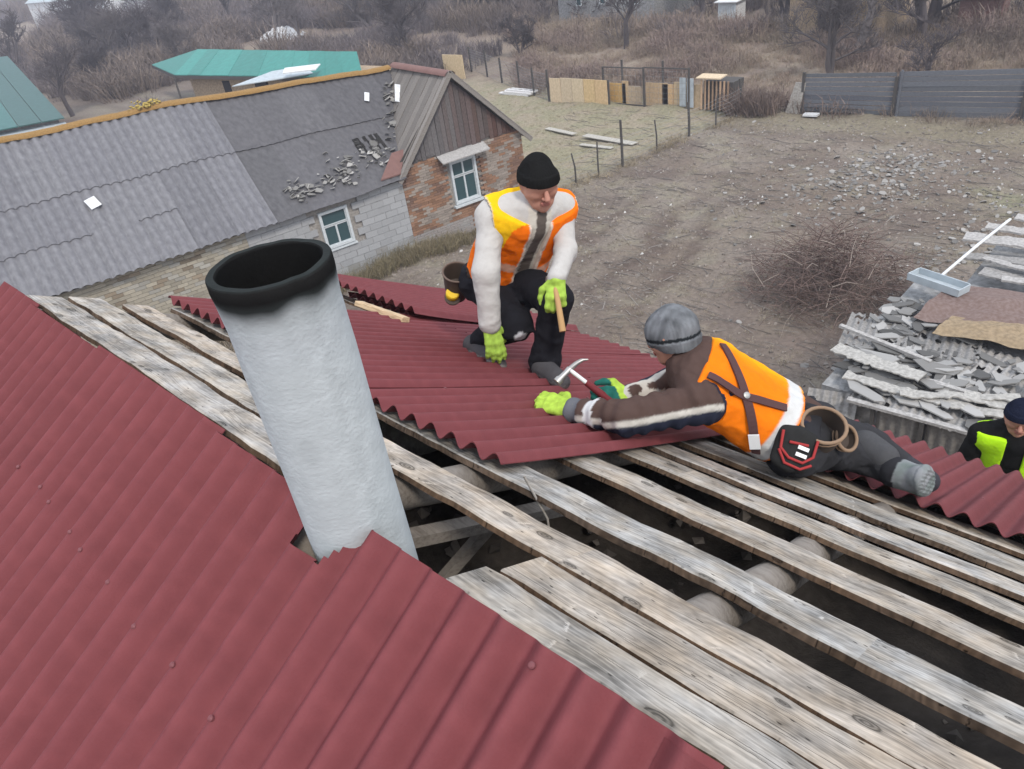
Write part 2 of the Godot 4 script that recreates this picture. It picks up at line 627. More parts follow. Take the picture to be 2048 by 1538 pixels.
	M.redcloth = mat(lin(0.32, 0.03, 0.03), 0.8)
	M.yellow = mat(lin(0.75, 0.50, 0.02), 0.5)
	M.reflect = mat(lin(0.75, 0.76, 0.76), 0.45)


# old sawn softwood: long grain, knots, checks, dirt and scuffs; one metre across by two along
func wood_image() -> Array:
	var w := 704
	var img := Image.create(w, w, false, Image.FORMAT_RGB8)
	var bump := Image.create(w, w, false, Image.FORMAT_RGB8)
	var n := FastNoiseLite.new()
	n.noise_type = FastNoiseLite.TYPE_SIMPLEX
	n.frequency = 1.0
	n.fractal_octaves = 2
	n.seed = 77
	var r := RandomNumberGenerator.new()
	r.seed = 4242
	var knots := []
	for i in 42:
		knots.append([r.randf(), r.randf() * 2.0, r.randf_range(0.006, 0.016)])
	var h := PackedFloat32Array()
	h.resize(w * w)
	for j in w:
		var z := 2.0 * j / w
		for i in w:
			var x := float(i) / w
			h[j * w + i] = 0.80 + 0.20 * n.get_noise_2d(x * 95.0 + 1.8 * n.get_noise_2d(x * 4.0, z * 1.6), z * 1.8) + 0.12 * n.get_noise_2d(x * 40.0, z * 22.0) + 0.28 * n.get_noise_2d(x * 7.0 + 40.0, z * 3.4)
	for k in knots:
		var rad: float = k[2]
		for dj in range(-int(rad * 3.2 * w / 2.0), int(rad * 3.2 * w / 2.0) + 1):
			for di in range(-int(rad * 1.5 * w), int(rad * 1.5 * w) + 1):
				var e := Vector2(di / float(w), dj * 1.1 / w).length() / rad
				var id := posmod(int(k[1] * w / 2.0) + dj, w) * w + posmod(int(k[0] * w) + di, w)
				if e < 1.0:
					h[id] *= 0.50 + 0.18 * sin(e * 12.0)
				elif e < 1.5:
					h[id] *= lerpf(0.78, 1.0, (e - 1.0) * 2.0)
	# checks along the grain
	for c in 60:
		var x := r.randf() * w
		var z0 := r.randi() % w
		var len := r.randi_range(20, 190)
		for j in len:
			x += r.randf_range(-0.35, 0.35)
			h[posmod(z0 + j, w) * w + posmod(int(x), w)] *= 0.42
	# nail heads, dirt specks, and scuffs of paler wood
	for c in 260:
		var id := r.randi() % (w * w)
		var m := r.randf_range(0.25, 0.6)
		for q in [0, 1, w, w + 1, 2, w + 2, 2 * w, 2 * w + 1]:
			h[(id + q) % (w * w)] *= m
	for c in 46:
		var x := r.randf() * w
		var z := r.randf() * w
		var d := Vector2(r.randf_range(0.5, 1.0), r.randf_range(-0.25, 0.45))
		for j in r.randi_range(10, 46):
			x += d.x
			z += d.y
			for q in r.randi_range(1, 4):
				var id := posmod(int(z) + q, w) * w + posmod(int(x), w)
				h[id] = maxf(h[id], r.randf_range(0.98, 1.22))
	for j in w:
		for i in w:
			var v := clampf(h[j * w + i], 0.14, 1.25) / 1.25
			var warm := clampf(n.get_noise_2d(i * 0.012, j * 0.02 + 9.0) * 0.5 + 0.3, 0.0, 1.0)
			var s := pow(v, 0.55)
			img.set_pixel(i, j, Color(s, s * lerpf(1.0, 0.955, warm), s * lerpf(1.0, 0.895, warm)))
			bump.set_pixel(i, j, Color(v, v, v))
	bump.bump_map_to_normal_map(2.6)
	return [img, bump]


# ---------------------------------------------------------------- the ground, one sheet to the horizon
func axis(breaks: Array) -> PackedFloat32Array:
	var o := PackedFloat32Array()
	for b in breaks:
		var x: float = b[0]
		while x < b[1] - 0.001:
			o.append(x)
			x += b[2]
	o.append(breaks[-1][1])
	return o


func ground_y(x: float, z: float) -> float:
	var bank := clampf((10.4 - x) * 0.95, 0.0, 4.5) * smoothstep(-10.0, -5.0, z) * smoothstep(14.0, 8.0, z)
	var y := bank
	y += wob.get_noise_2d(x * 7.0, z * 7.0) * 0.16 + wob.get_noise_2d(x * 40.0, z * 40.0 + 300.0) * 0.05
	# old furrows of the garden, running away from the house
	var gard := smoothstep(12.5, 14.5, x) * smoothstep(29.0, 25.0, x) * smoothstep(-17.6, -15.5, z) * smoothstep(-6.0, -9.0, z)
	var fz := z + (x - 14.0) * 0.16 + wob.get_noise_2d(x * 8.0, z * 8.0) * 0.8
	y += gard * 0.06 * sin(fz * TAU / 1.45) * (0.6 + 0.8 * wob.get_noise_2d(x * 12.0, z * 12.0 + 700.0))
	if x > 45.0:
		y += wob.get_noise_2d(x * 1.2, z * 1.2 + 90.0) * smoothstep(45.0, 90.0, x) * 1.5
	return y


func ground_colour(x: float, z: float) -> Color:
	var a := wob.get_noise_2d(x * 9.0, z * 9.0 + 50.0)
	var b := wob.get_noise_2d(x * 30.0 + 11.0, z * 30.0)
	var soil := Color(0.205, 0.163, 0.130)
	var dry := Color(0.29, 0.26, 0.19)
	var c := soil.lerp(Color(0.28, 0.236, 0.195), clampf(a * 0.9 + 0.4, 0, 1))
	# neighbour's yard beyond the wire fence: tired grass
	var line := -18.2 + (x - 21.6) * 0.13
	var yard := smoothstep(line + 0.6, line - 0.8, z) * smoothstep(17.0, 20.0, x) * smoothstep(-50.0, -38.0, z)
	c = c.lerp(Color(0.31, 0.285, 0.185).lerp(Color(0.36, 0.30, 0.22), clampf(b + 0.4, 0, 1)), yard)
	# tussocks of dry grass and the trodden damp places in the garden
	c = c.lerp(dry, smoothstep(0.25, 0.6, b + a * 0.4) * 0.55 * (1.0 - yard))
	c = c.lerp(Color(0.16, 0.125, 0.105), smoothstep(0.2, 0.55, wob.get_noise_2d(x * 13.0 + 70.0, z * 13.0)) * 0.6 * (1.0 - yard))
	# wheel ruts and a damp hollow between brush and fence posts
	for rr in [[-10.6, -0.16], [-11.9, -0.14], [-13.6, -0.19]]:
		var rut := absf((z - rr[0]) - (x - 15.0) * rr[1] + a * 0.5)
		c = c.lerp(Color(0.125, 0.092, 0.075), (1.0 - smoothstep(0.06, 0.42, rut + b * 0.22)) * 0.75 * smoothstep(12.5, 14.5, x) * smoothstep(25.0, 20.0, x))
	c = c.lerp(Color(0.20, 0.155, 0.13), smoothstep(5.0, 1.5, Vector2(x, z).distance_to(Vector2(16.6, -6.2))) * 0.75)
	c = c.lerp(Color(0.25, 0.25, 0.14), smoothstep(1.6, 0.4, Vector2(x, z).distance_to(Vector2(25.0, -4.2)) + b) * 0.6)
	c = c.lerp(Color(0.30, 0.265, 0.18), smoothstep(2.4, 0.3, absf(x - 31.6)) * 0.6 * (1.0 - yard))
	# meadow behind the fence
	var far := smoothstep(32.5, 36.0, x)
	c = c.lerp(Color(0.27, 0.205, 0.165).lerp(Color(0.33, 0.27, 0.20), clampf(b + 0.5, 0, 1)), far)
	return c


func build_ground() -> void:
	var xs := axis([[-60, 3, 7], [3, 36, 0.28], [36, 100, 3.2], [100, 420, 20]])
	var zs := axis([[-420, -100, 20], [-100, -40, 3], [-40, 6, 0.28], [6, 66, 6]])
	var p := []
	for x in xs:
		var row := PackedVector3Array()
		for z in zs:
			row.append(Vector3(x, ground_y(x, z), z))
		p.append(row)
	var b := MB.new()
	b.grid(p, null, true)
	for i in b.v.size():
		b.c[i] = ground_colour(b.v[i].x, b.v[i].z)
	# the sheet must face up whichever way the grid ran
	if b.n[0].y < 0.0:
		b = MB.new()
		b.grid(p)
		for i in b.v.size():
			b.c[i] = ground_colour(b.v[i].x, b.v[i].z)
	struct("ground", b.mesh(), M.soil)


# ---------------------------------------------------------------- the house we stand on
func right_slope(t: float, h: float, s: float) -> Transform3D:   # local axes: x along the ridge (away), y out of the roof, z down the slope
	var d := Vector3(cos(PITCH), -sin(PITCH), 0)
	var n := Vector3(sin(PITCH), cos(PITCH), 0)
	return Transform3D(Basis(Vector3(0, 0, -1), n, d), RIDGE + d * s + n * h + Vector3(0, 0, -t))


func left_slope(t: float, h: float, s: float) -> Transform3D:   # local x runs back along the ridge (towards us)
	var d := Vector3(-cos(PITCH), -sin(PITCH), 0)
	var n := Vector3(-sin(PITCH), cos(PITCH), 0)
	return Transform3D(Basis(Vector3(0, 0, 1), n, d), RIDGE + d * s + n * h + Vector3(0, 0, -t))


# board along the ridge on the right slope, from distance t0 to t1 away
func batten_at(t0: float, t1: float, s: float, h := 0.0, skew := 0.0, flat := 0.0) -> Transform3D:
	var x := right_slope(t0, h, s)
	# plank: local z along the ridge, x down the slope, y out
	var bs := Basis(x.basis.z, x.basis.y, x.basis.x * -1.0)
	bs = Basis(x.basis.z * -1.0, x.basis.y, x.basis.x)
	bs = bs.rotated(x.basis.y, skew)
	if flat != 0.0:
		bs = bs.rotated(x.basis.x, flat)
	return Transform3D(bs, x.origin)


func tint(m: ArrayMesh, c: Color) -> ArrayMesh:
	var a := m.surface_get_arrays(0)
	var k: PackedColorArray = a[Mesh.ARRAY_COLOR]
	for i in k.size():
		k[i] = k[i] * c
	a[Mesh.ARRAY_COLOR] = k
	var o := ArrayMesh.new()
	o.add_surface_from_arrays(Mesh.PRIMITIVE_TRIANGLES, a)
	return o


func build_near_house() -> void:
	var h := thing("house", Vector3(0.575, 3.0, 1.0), "low house being re-roofed with dark red corrugated sheets over bare grey battens", "house")
	# left slope: sheets from seam to seam, 8 waves showing of each
	var nail_spots := [[2.54, 0.46], [2.36, 0.45], [2.20, 0.46], [2.03, 0.47], [1.93, 0.48], [1.76, 0.48], [1.57, 0.50], [1.38, 0.49], [0.64, 0.05], [1.19, 0.5], [0.81, 0.52], [0.43, 0.5]]
	var starts := [3.655, 3.4175, 2.6575, 1.8975, 1.1375, 0.3775, -0.3825, -1.1425]
	for i in starts.size():
		var t0: float = starts[i]
		var waves := 9.0
		if i == 0:
			waves = 3.6
		for row in 2:
			var s0 := 0.012 + row * 1.84 + (0.014 if i % 2 else 0.0)
			var hh := 0.012 + (i % 2) * 0.0012 + row * -0.03 - 0.006
			# crests fall at t = 0.615 + 0.095 k
			var ph := (t0 - 0.615) / 0.095
			var cut = null
			if row == 0:
				var tt := t0
				cut = func(x, z):
					var t: float = tt - x
					var s: float = z + s0
					var edge := 0.0
					if t > 1.135 and t < 1.40:
						edge = 0.135 * smoothstep(1.13, 1.19, t) * (1.0 - smoothstep(1.27, 1.41, t))
					return s < edge + 0.01 * wob.get_noise_2d(t * 900.0, 3.0) and t > 1.135 and t < 1.40
			var nz := 90 if row == 0 and (i == 3 or i == 4) else 14
			var lift := func(x, z): return 0.0022 * sin(x * 7.0 + i * 2.0)
			var sh := corrugated(waves, 0.095, 0.044, 1.98, 0.0024, ph - floorf(ph), 40 + i * 2 + row, lift, cut, nz)
			var k := 1.0 + rng.randf_range(-0.05, 0.05)
			var o := part(h, "roof_sheet", tint(sh, Color(k, k, k)), M.red, left_slope(t0, hh, s0))
			if row == 0:
				for q in nail_spots:
					if q[0] <= t0 and q[0] > t0 - 0.76:
						part(o, "nail", nail_mesh(), M.nail, left_slope(roundf((q[0] - 0.615) / 0.095) * 0.095 + 0.615, 0.0525, q[1]))
	# right slope: upper row of new sheets, from 0.59 below the ridge
	var up := [[1.30, 9.0, 0.585, -0.004], [2.06, 9.0, 0.60, -0.001], [2.82, 7.5, 0.59, -0.004]]
	for i in up.size():
		var u: Array = up[i]
		var sh := corrugated(u[1], 0.095, 0.038, 1.98, 0.0034, 0.30, 60 + i, func(x, z): return 0.012 * exp(-z * 3.0) * (0.5 + 0.5 * sin(x * 4.0 + 1.0)), null, 16)
		var o := part(h, "roof_sheet", sh, M.red, right_slope(u[0], u[3], u[2]))
		for j in 4:
			part(o, "nail", nail_mesh(), M.nail, right_slope(u[0] + 0.095 * (1.3 + 2.0 * j), u[3] + 0.037, u[2] + 0.42 + 0.36 * (j % 3)))
	# lower row to the eave
	var t := -2.62
	var i := 0
	while t < 4.0:
		var hh := -0.015 + (i % 2) * 0.004
		var sh := corrugated(9.0, 0.095, 0.038, 1.57, 0.0034, 0.12, 70 + i, func(x, z): return 0.003 * sin(x * 5.0), null, 12)
		var o := part(h, "roof_sheet", sh, M.red, right_slope(t, hh, 2.22))
		if t > -1.0 and t < 1.4:
			for j in 4:
				part(o, "nail", nail_mesh(), M.nail, right_slope(t + 0.095 * (1.12 + 2.0 * j), hh + 0.037, 2.62))
		t += 0.76
		i += 1
	# the far sheet that laps over the wrong way, its top edge open
	var lap := corrugated(14.0, 0.095, 0.038, 1.75, 0.0034, 0.5, 90, func(x, z): return 0.035 * exp(-z * 2.2), null, 14)
	part(h, "roof_sheet", lap, M.red, right_slope(3.37, 0.034, 2.03))
	# the pale offcut under its edge
	var wedge := plank(0.42, 0.065, 0.03, 0.004, 301)
	part(h, "offcut", wedge, M.fresh, batten_at(3.30, 3.8, 1.905, 0.055, 0.10), "pale fresh offcut of wood lying under the far sheet's edge")
	# battens of the right slope: [s, width, t from, t to, thickness]
	var bt := [
		[0.055, 0.130, -2.0, 0.905, 0.030], [0.215, 0.140, -2.0, 0.875, 0.030], [0.378, 0.145, -2.0, 1.86, 0.028], [0.690, 0.160, -2.0, 3.5, 0.032], [1.040, 0.160, -2.0, 3.5, 0.030],
		[1.395, 0.145, -2.0, 3.5, 0.030], [1.625, 0.125, -2.0, 3.5, 0.030], [1.890, 0.185, -2.0, 3.5, 0.032], [2.26, 0.14, -2.0, 4.6, 0.030], [2.62, 0.14, -2.0, 4.6, 0.030], [3.0, 0.14, -2.0, 4.6, 0.030], [3.4, 0.14, -2.0, 4.6, 0.030], [3.68, 0.14, -2.0, 4.6, 0.030],
		[0.070, 0.140, 1.43, 3.53, 0.030], [0.235, 0.135, 1.45, 3.55, 0.030], [0.420, 0.12, 1.88, 3.47, 0.030],
	]
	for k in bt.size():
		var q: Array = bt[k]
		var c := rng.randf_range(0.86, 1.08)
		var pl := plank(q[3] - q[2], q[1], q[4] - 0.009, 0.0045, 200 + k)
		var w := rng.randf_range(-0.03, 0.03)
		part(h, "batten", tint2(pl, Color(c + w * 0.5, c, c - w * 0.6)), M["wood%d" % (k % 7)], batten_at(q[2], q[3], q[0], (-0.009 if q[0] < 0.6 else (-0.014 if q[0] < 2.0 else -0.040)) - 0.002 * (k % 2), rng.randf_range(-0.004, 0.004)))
	# battens of the left slope, under the sheets
	for k in 6:
		part(h, "batten", plank(5.4, 0.13, 0.03, 0.006, 240 + k), M.batten_b, Transform3D(Basis(left_slope(0, 0, 0).basis.z, left_slope(0, 0, 0).basis.y, -left_slope(0, 0, 0).basis.x), left_slope(-1.9, -0.004, 0.42 + 0.62 * k).origin))
	# round rafters, both sides
	var rt := [-1.4, -0.42, 0.60, 1.47, 2.5, 3.42]
	for k in rt.size():
		for side in 2:
			var pts := []
			var rad := []
			for j in 9:
				var s := 0.02 + 3.9 * j / 8.0
				var xf := right_slope(rt[k] + 0.02 * sin(j * 1.7 + k), -0.098, s) if side == 0 else left_slope(rt[k] - 0.09, -0.115, s)
				pts.append(xf.origin)
				rad.append(0.058 + 0.006 * sin(j * 2.1 + k))
			var b := MB.new()
			b.tube(pts, rad, 12)
			part(h, "rafter", b.mesh(), M.log)
	# struts and loose wood seen through the opening by the chimney
	var loose := [[Vector3(0.62, 8.02, -1.52), Vector3(1.32, 7.82, -1.24), 0.05, 0.04], [Vector3(0.70, 7.9, -1.36), Vector3(1.0, 7.5, -1.85), 0.05, 0.03], [Vector3(0.72, 7.92, -1.78), Vector3(1.40, 7.74, -1.62), 0.10, 0.03], [Vector3(0.60, 7.3, -1.7), Vector3(1.15, 7.86, -1.38), 0.035, 0.035]]
	for q in loose:
		var b := MB.new()
		b.bar(q[0], q[1], q[2], q[3])
		part(h, "strut", b.mesh(), M.log)
	# a bent wire hanging in the opening
	var wire := MB.new()
	wire.tube([Vector3(1.08, 8.14, -1.19), Vector3(1.09, 8.0, -1.13), Vector3(1.06, 7.93, -1.10), Vector3(1.10, 7.86, -1.06), Vector3(1.05, 7.72, -1.02)], [0.004, 0.004, 0.004, 0.004, 0.004], 5)
	part(h, "wire", wire.mesh(), M.batten_b)
	# attic floor and the rubbish on it
	var fl := []
	for a in 40:
		var row := PackedVector3Array()
		for e in 46:
			var x := -2.3 + 5.6 * a / 39.0
			var z := 2.0 - 5.6 * e / 45.0
			row.append(Vector3(x, 6.62 + 0.62 * smoothstep(-0.9, 0.3, z) * smoothstep(2.6, 1.7, x) * smoothstep(-0.6, 0.2, x) + wob.get_noise_2d(x * 70.0, z * 70.0) * 0.10 + wob.get_noise_2d(x * 300.0, z * 300.0) * 0.02, z))
		fl.append(row)
	var fb := MB.new()
	fb.grid(fl, null, true)
	if fb.n[0].y < 0.0:
		fb = MB.new()
		fb.grid(fl)
	part(h, "attic_floor", fb.mesh(), M.clay)
	var xf := []
	var cl := []
	for k in 260:
		var sc := rng.randf_range(0.02, 0.11)
		xf.append(Transform3D(Basis.from_euler(Vector3(rng.randf() * 6, rng.randf() * 6, rng.randf() * 6)).scaled(Vector3(sc, sc * rng.randf_range(0.25, 0.9), sc)), Vector3(rng.randf_range(0.5, 3.1), 6.68, rng.randf_range(-3.2, -0.9))))
		var w := rng.randf_range(0.05, 0.2)
		cl.append(Color(w, w * 0.88, w * 0.78))
	for k in 160:
		var sc := rng.randf_range(0.015, 0.08)
		var x := rng.randf_range(0.5, 2.0)
		var z := rng.randf_range(-0.6, 1.5)
		xf.append(Transform3D(Basis.from_euler(Vector3(rng.randf() * 6, rng.randf() * 6, rng.randf() * 6)).scaled(Vector3(sc, sc * rng.randf_range(0.25, 0.9), sc)), Vector3(x, 6.65 + 0.62 * smoothstep(-0.9, 0.3, z) * smoothstep(2.6, 1.7, x), z)))
		var w := rng.randf_range(0.06, 0.26)
		cl.append(Color(w, w * 0.88, w * 0.78))
	many(h, "rubbish", clod(3), M.bits, xf, cl)
	var jb := MB.new()
	jb.tube([Vector3(0.9, 7.30, 0.2), Vector3(1.2, 7.38, -0.1), Vector3(1.45, 7.22, -0.42)], [0.05, 0.07, 0.05], 8)
	part(h, "rag", jb.mesh(), M.clay)
	# walls under the eaves, gable walls closing the ends
	var ground := 4.0
	for side in [-1, 1]:
		var b := MB.new()
		b.box(at(Vector3(0.575 + side * 2.95, (ground + 6.55) / 2, -0.75)), Vector3(0.32, 6.55 - ground, 5.4))
		part(h, "wall", b.mesh(), M.plaster)
	for z in [-3.32, 1.85]:
		var b := MB.new()
		var dz := 0.1
		for f in [[-dz, dz]]:
			var prof := [Vector2(-2.785, ground - 0.01), Vector2(2.785, ground - 0.01), Vector2(2.785, 6.55), Vector2(0.0, 8.14), Vector2(-2.785, 6.55)]
			for e in [-dz, dz]:
				for j in range(1, 4):
					var tri := [prof[0], prof[j], prof[j + 1]]
					var v3 := []
					for q in tri:
						v3.append(Vector3(0.575 + q.x, q.y, z + e))
					if e > 0:
						b.t3(v3[0], v3[2], v3[1])
					else:
						b.t3(v3[0], v3[1], v3[2])
			for j in 5:
				var q: Vector2 = prof[j]
				var w: Vector2 = prof[(j + 1) % 5]
				b.q4(Vector3(0.575 + q.x, q.y, z - dz), Vector3(0.575 + w.x, w.y, z - dz), Vector3(0.575 + w.x, w.y, z + dz), Vector3(0.575 + q.x, q.y, z + dz))
		part(h, "wall", b.mesh(), M.plaster)
	# the chimney pipe
	var R := 0.1135
	var prof := []
	var cols := []
	var topy := 8.998
	var grey := Color(0.475, 0.51, 0.525)
	var soot := Color(0.012, 0.012, 0.013)
	for e in [[R + 0.001, 7.05, 0.0], [R, 7.9, 0.0], [R, 8.2, 0.0], [R, 8.5, 0.0], [R - 0.001, 8.80, 0.0], [R - 0.001, topy - 0.150, 0.01], [R, topy - 0.105, 0.05], [R, topy - 0.082, 0.13], [R + 0.001, topy - 0.062, 0.33], [R + 0.002, topy - 0.046, 0.74], [R + 0.003, topy - 0.037, 0.96], [R + 0.0035, topy - 0.025, 1.0], [R + 0.003, topy - 0.004, 0.98], [R + 0.0015, topy, 0.96], [R + 0.0015, topy, 0.96], [R - 0.012, topy, 0.95], [R - 0.012, topy, 0.98], [R - 0.0145, topy - 0.004, 1.0], [R - 0.015, topy - 0.02, 1.0], [R - 0.015, 7.3, 1.0]]:
		prof.append([e[0], e[1]])
		cols.append(grey.lerp(soot, e[2]))
	var cb := MB.new()
	cb.lathe(prof, 72, Transform3D(Basis(), Vector3(0.578, 0, -1.238)), cols)
	# worn, hand-made outline and uneven soot
	for k in cb.v.size():
		var p: Vector3 = cb.v[k]
		var q := Vector2(p.x - 0.578, p.z + 1.238)
		var an := atan2(q.y, q.x)
		if p.y < 8.93:
			cb.v[k] += Vector3(q.x, 0, q.y).normalized() * 0.0022 * wob.get_noise_2d(an * 60.0, p.y * 300.0)
		elif q.length() > R - 0.013:
			cb.v[k].y += 0.0018 * wob.get_noise_2d(cos(an) * 60.0, sin(an) * 60.0)
			if p.y < topy - 0.03:
				cb.v[k].y += 0.008 * wob.get_noise_2d(cos(an) * 45.0 + 9.0, sin(an) * 45.0)
	part(h, "chimney", cb.mesh(), M.pipe, Transform3D.IDENTITY, "grey cement chimney pipe with a soot-black rim standing through the ridge")


# weathered grey on top; sides brown, with the shade of the gaps painted in
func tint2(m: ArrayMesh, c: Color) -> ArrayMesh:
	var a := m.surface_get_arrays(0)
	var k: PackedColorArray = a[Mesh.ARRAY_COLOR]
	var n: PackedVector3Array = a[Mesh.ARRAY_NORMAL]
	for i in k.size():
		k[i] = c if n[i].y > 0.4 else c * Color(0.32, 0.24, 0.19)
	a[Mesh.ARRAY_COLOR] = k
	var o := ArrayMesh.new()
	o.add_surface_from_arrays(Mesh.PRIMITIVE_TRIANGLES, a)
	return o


func nail_mesh() -> ArrayMesh:
	if not M.has("_nail"):
		var b := MB.new()
		b.lathe([[0.0065, -0.006], [0.007, 0.001], [0.0045, 0.004], [0.0, 0.005]], 10)
		M["_nail"] = b.mesh()
	return M["_nail"]


# a flat broken plate about one unit across and a tenth thick
func shard(sd: int) -> ArrayMesh:
	var b := MB.new()
	var r := RandomNumberGenerator.new()
	r.seed = sd
	var k := 6
	var lo := []
	var hi := []
	for i in k:
		var a := TAU * (i + r.randf_range(-0.3, 0.3)) / k
		var d := r.randf_range(0.32, 0.58)
		hi.append(Vector3(cos(a) * d, 0.05, sin(a) * d))
		lo.append(Vector3(cos(a) * d, -0.05, sin(a) * d))
	for i in k:
		var e := (i + 1) % k
		b.t3(Vector3(0, 0.05, 0), hi[e], hi[i])
		b.q4(lo[i], hi[i], hi[e], lo[e])
	if b.n[0].y < 0.0:
		for i in b.v.size() / 3:
			var t := b.v[i * 3 + 1]
			b.v[i * 3 + 1] = b.v[i * 3 + 2]
			b.v[i * 3 + 2] = t
		for i in b.n.size():
			b.n[i] = -b.n[i]
	return b.mesh()


# a rough lump about one unit across
func clod(sd: int) -> ArrayMesh:
	var b := MB.new()
	var r := RandomNumberGenerator.new()
	r.seed = sd
	var p := []
	for k in [Vector3(1, 0, 0), Vector3(0, 0, 1), Vector3(-1, 0, 0), Vector3(0, 0, -1)]:
		p.append((k + Vector3(r.randf_range(-0.3, 0.3), r.randf_range(-0.2, 0.2), r.randf_range(-0.3, 0.3))) * 0.5)
	var top := Vector3(r.randf_range(-0.2, 0.2), 0.5, r.randf_range(-0.2, 0.2))
	var bot := Vector3(r.randf_range(-0.2, 0.2), -0.4, r.randf_range(-0.2, 0.2))
	for k in 4:
		var e: Vector3 = p[(k + 1) % 4]
		b.t3(p[k], top, e)
		b.t3(p[k], e, bot)
	return b.mesh()


# ---------------------------------------------------------------- the long grey-roofed house over the garden
var HX := Transform3D(Basis(Vector3(0.97815, 0, 0.20791), Vector3.UP, Vector3(-0.20791, 0, 0.97815)), Vector3(14.06, 0, -19.04))


func hp(u: float, h: float, v: float) -> Vector3:   # along the wall, up, back from the wall
	return HX * Vector3(u, h, -v)


func lerp_table(tab: Array, x: float) -> float:
	for i in tab.size() - 1:
		if x <= tab[i + 1][0]:
			return lerpf(tab[i][1], tab[i + 1][1], clampf((x - tab[i][0]) / (tab[i + 1][0] - tab[i][0]), 0, 1))
	return tab[-1][1]


func roof_pt(u: float, s: float) -> Vector3:   # s from the ridge (0) to the eave (1)
	var rh := lerp_table([[-14.5, 5.86], [-9.85, 5.74], [-5.85, 5.64], [-5.27, 5.6], [-1.16, 5.32], [2.1, 5.10]], u)
	var sag := wob.get_noise_2d(u * 9.0, s * 30.0) * 0.07 - sin(s * PI) * 0.06
	return hp(u, lerpf(rh, 2.60, s) + sag, lerpf(3.6, -0.22, s))


func bricks(parent: Node, u0: float, u1: float, h0: float, h1: float, bw: float, bh: float, skip: Array, pick, called := "brickwork", proud := 0.012) -> void:
	var b := MB.new()
	b.box(Transform3D.IDENTITY, Vector3.ONE)
	var xf := []
	var cl := []
	var row := 0
	var h := h0
	while h + bh <= h1 + 0.001:
		var u := u0 - (bw * 0.5 if row % 2 else 0.0)
		while u < u1:
			var a := maxf(u, u0)
			var e := minf(u + bw, u1)
			var ok := e - a > 0.03
			for r in skip:
				if e > r[0] and a < r[1] and h + bh > r[2] and h < r[3]:
					ok = false
			if ok:
				var pr := proud + rng.randf_range(-0.006, 0.009)
				xf.append(HX * Transform3D(Basis.from_euler(Vector3(0, rng.randf_range(-0.012, 0.012), rng.randf_range(-0.008, 0.008))) * Basis.from_scale(Vector3(e - a - 0.008, bh - 0.008 - rng.randf() * 0.005, 0.08)), Vector3((a + e) / 2, h + bh / 2, -0.04 + pr + 0.04)))
				cl.append(pick.call((a + e) / 2, h))
			u += bw
		h += bh
		row += 1
	many(parent, called, b.mesh(), M.brick, xf, cl)


# a window in the wall plane: bars are [u0, h0, u1, h1] inside the frame, fractions
func window(parent: Node, u0: float, u1: float, h0: float, h1: float, panes: Array, label := "") -> void:
	var fr := MB.new()
	var w := 0.075
	for q in [[u0, u0 + w, h0, h1], [u1 - w, u1, h0, h1], [u0 + w, u1 - w, h0, h0 + w], [u0 + w, u1 - w, h1 - w, h1]]:
		fr.box(HX * at(Vector3((q[0] + q[1]) / 2, (q[2] + q[3]) / 2, 0.02)), Vector3(q[1] - q[0], q[3] - q[2], 0.12))
	for q in panes:
		# each pane has its own light sash
		var a := lerpf(u0 + w, u1 - w, q[0])
		var c := lerpf(u0 + w, u1 - w, q[2])
		var e := lerpf(h0 + w, h1 - w, q[1])
		var f := lerpf(h0 + w, h1 - w, q[3])
		var t := 0.028
		for z in [[a, a + t, e, f], [c - t, c, e, f], [a + t, c - t, e, e + t], [a + t, c - t, f - t, f]]:
			fr.box(HX * at(Vector3((z[0] + z[1]) / 2, (z[2] + z[3]) / 2, 0.0)), Vector3(z[1] - z[0], z[3] - z[2], 0.06))
	var o := part(parent, "window", fr.mesh(), M.paint, Transform3D.IDENTITY, label)
	for q in panes:
		var a := lerpf(u0 + w, u1 - w, q[0])
		var c := lerpf(u0 + w, u1 - w, q[2])
		var e := lerpf(h0 + w, h1 - w, q[1])
		var f := lerpf(h0 + w, h1 - w, q[3])
		var pb := MB.new()
		pb.box(HX * at(Vector3((a + c) / 2, (e + f) / 2, -0.012)), Vector3(c - a - 0.05, f - e - 0.05, 0.006))
		part(o, "pane", pb.mesh(), M.glass)


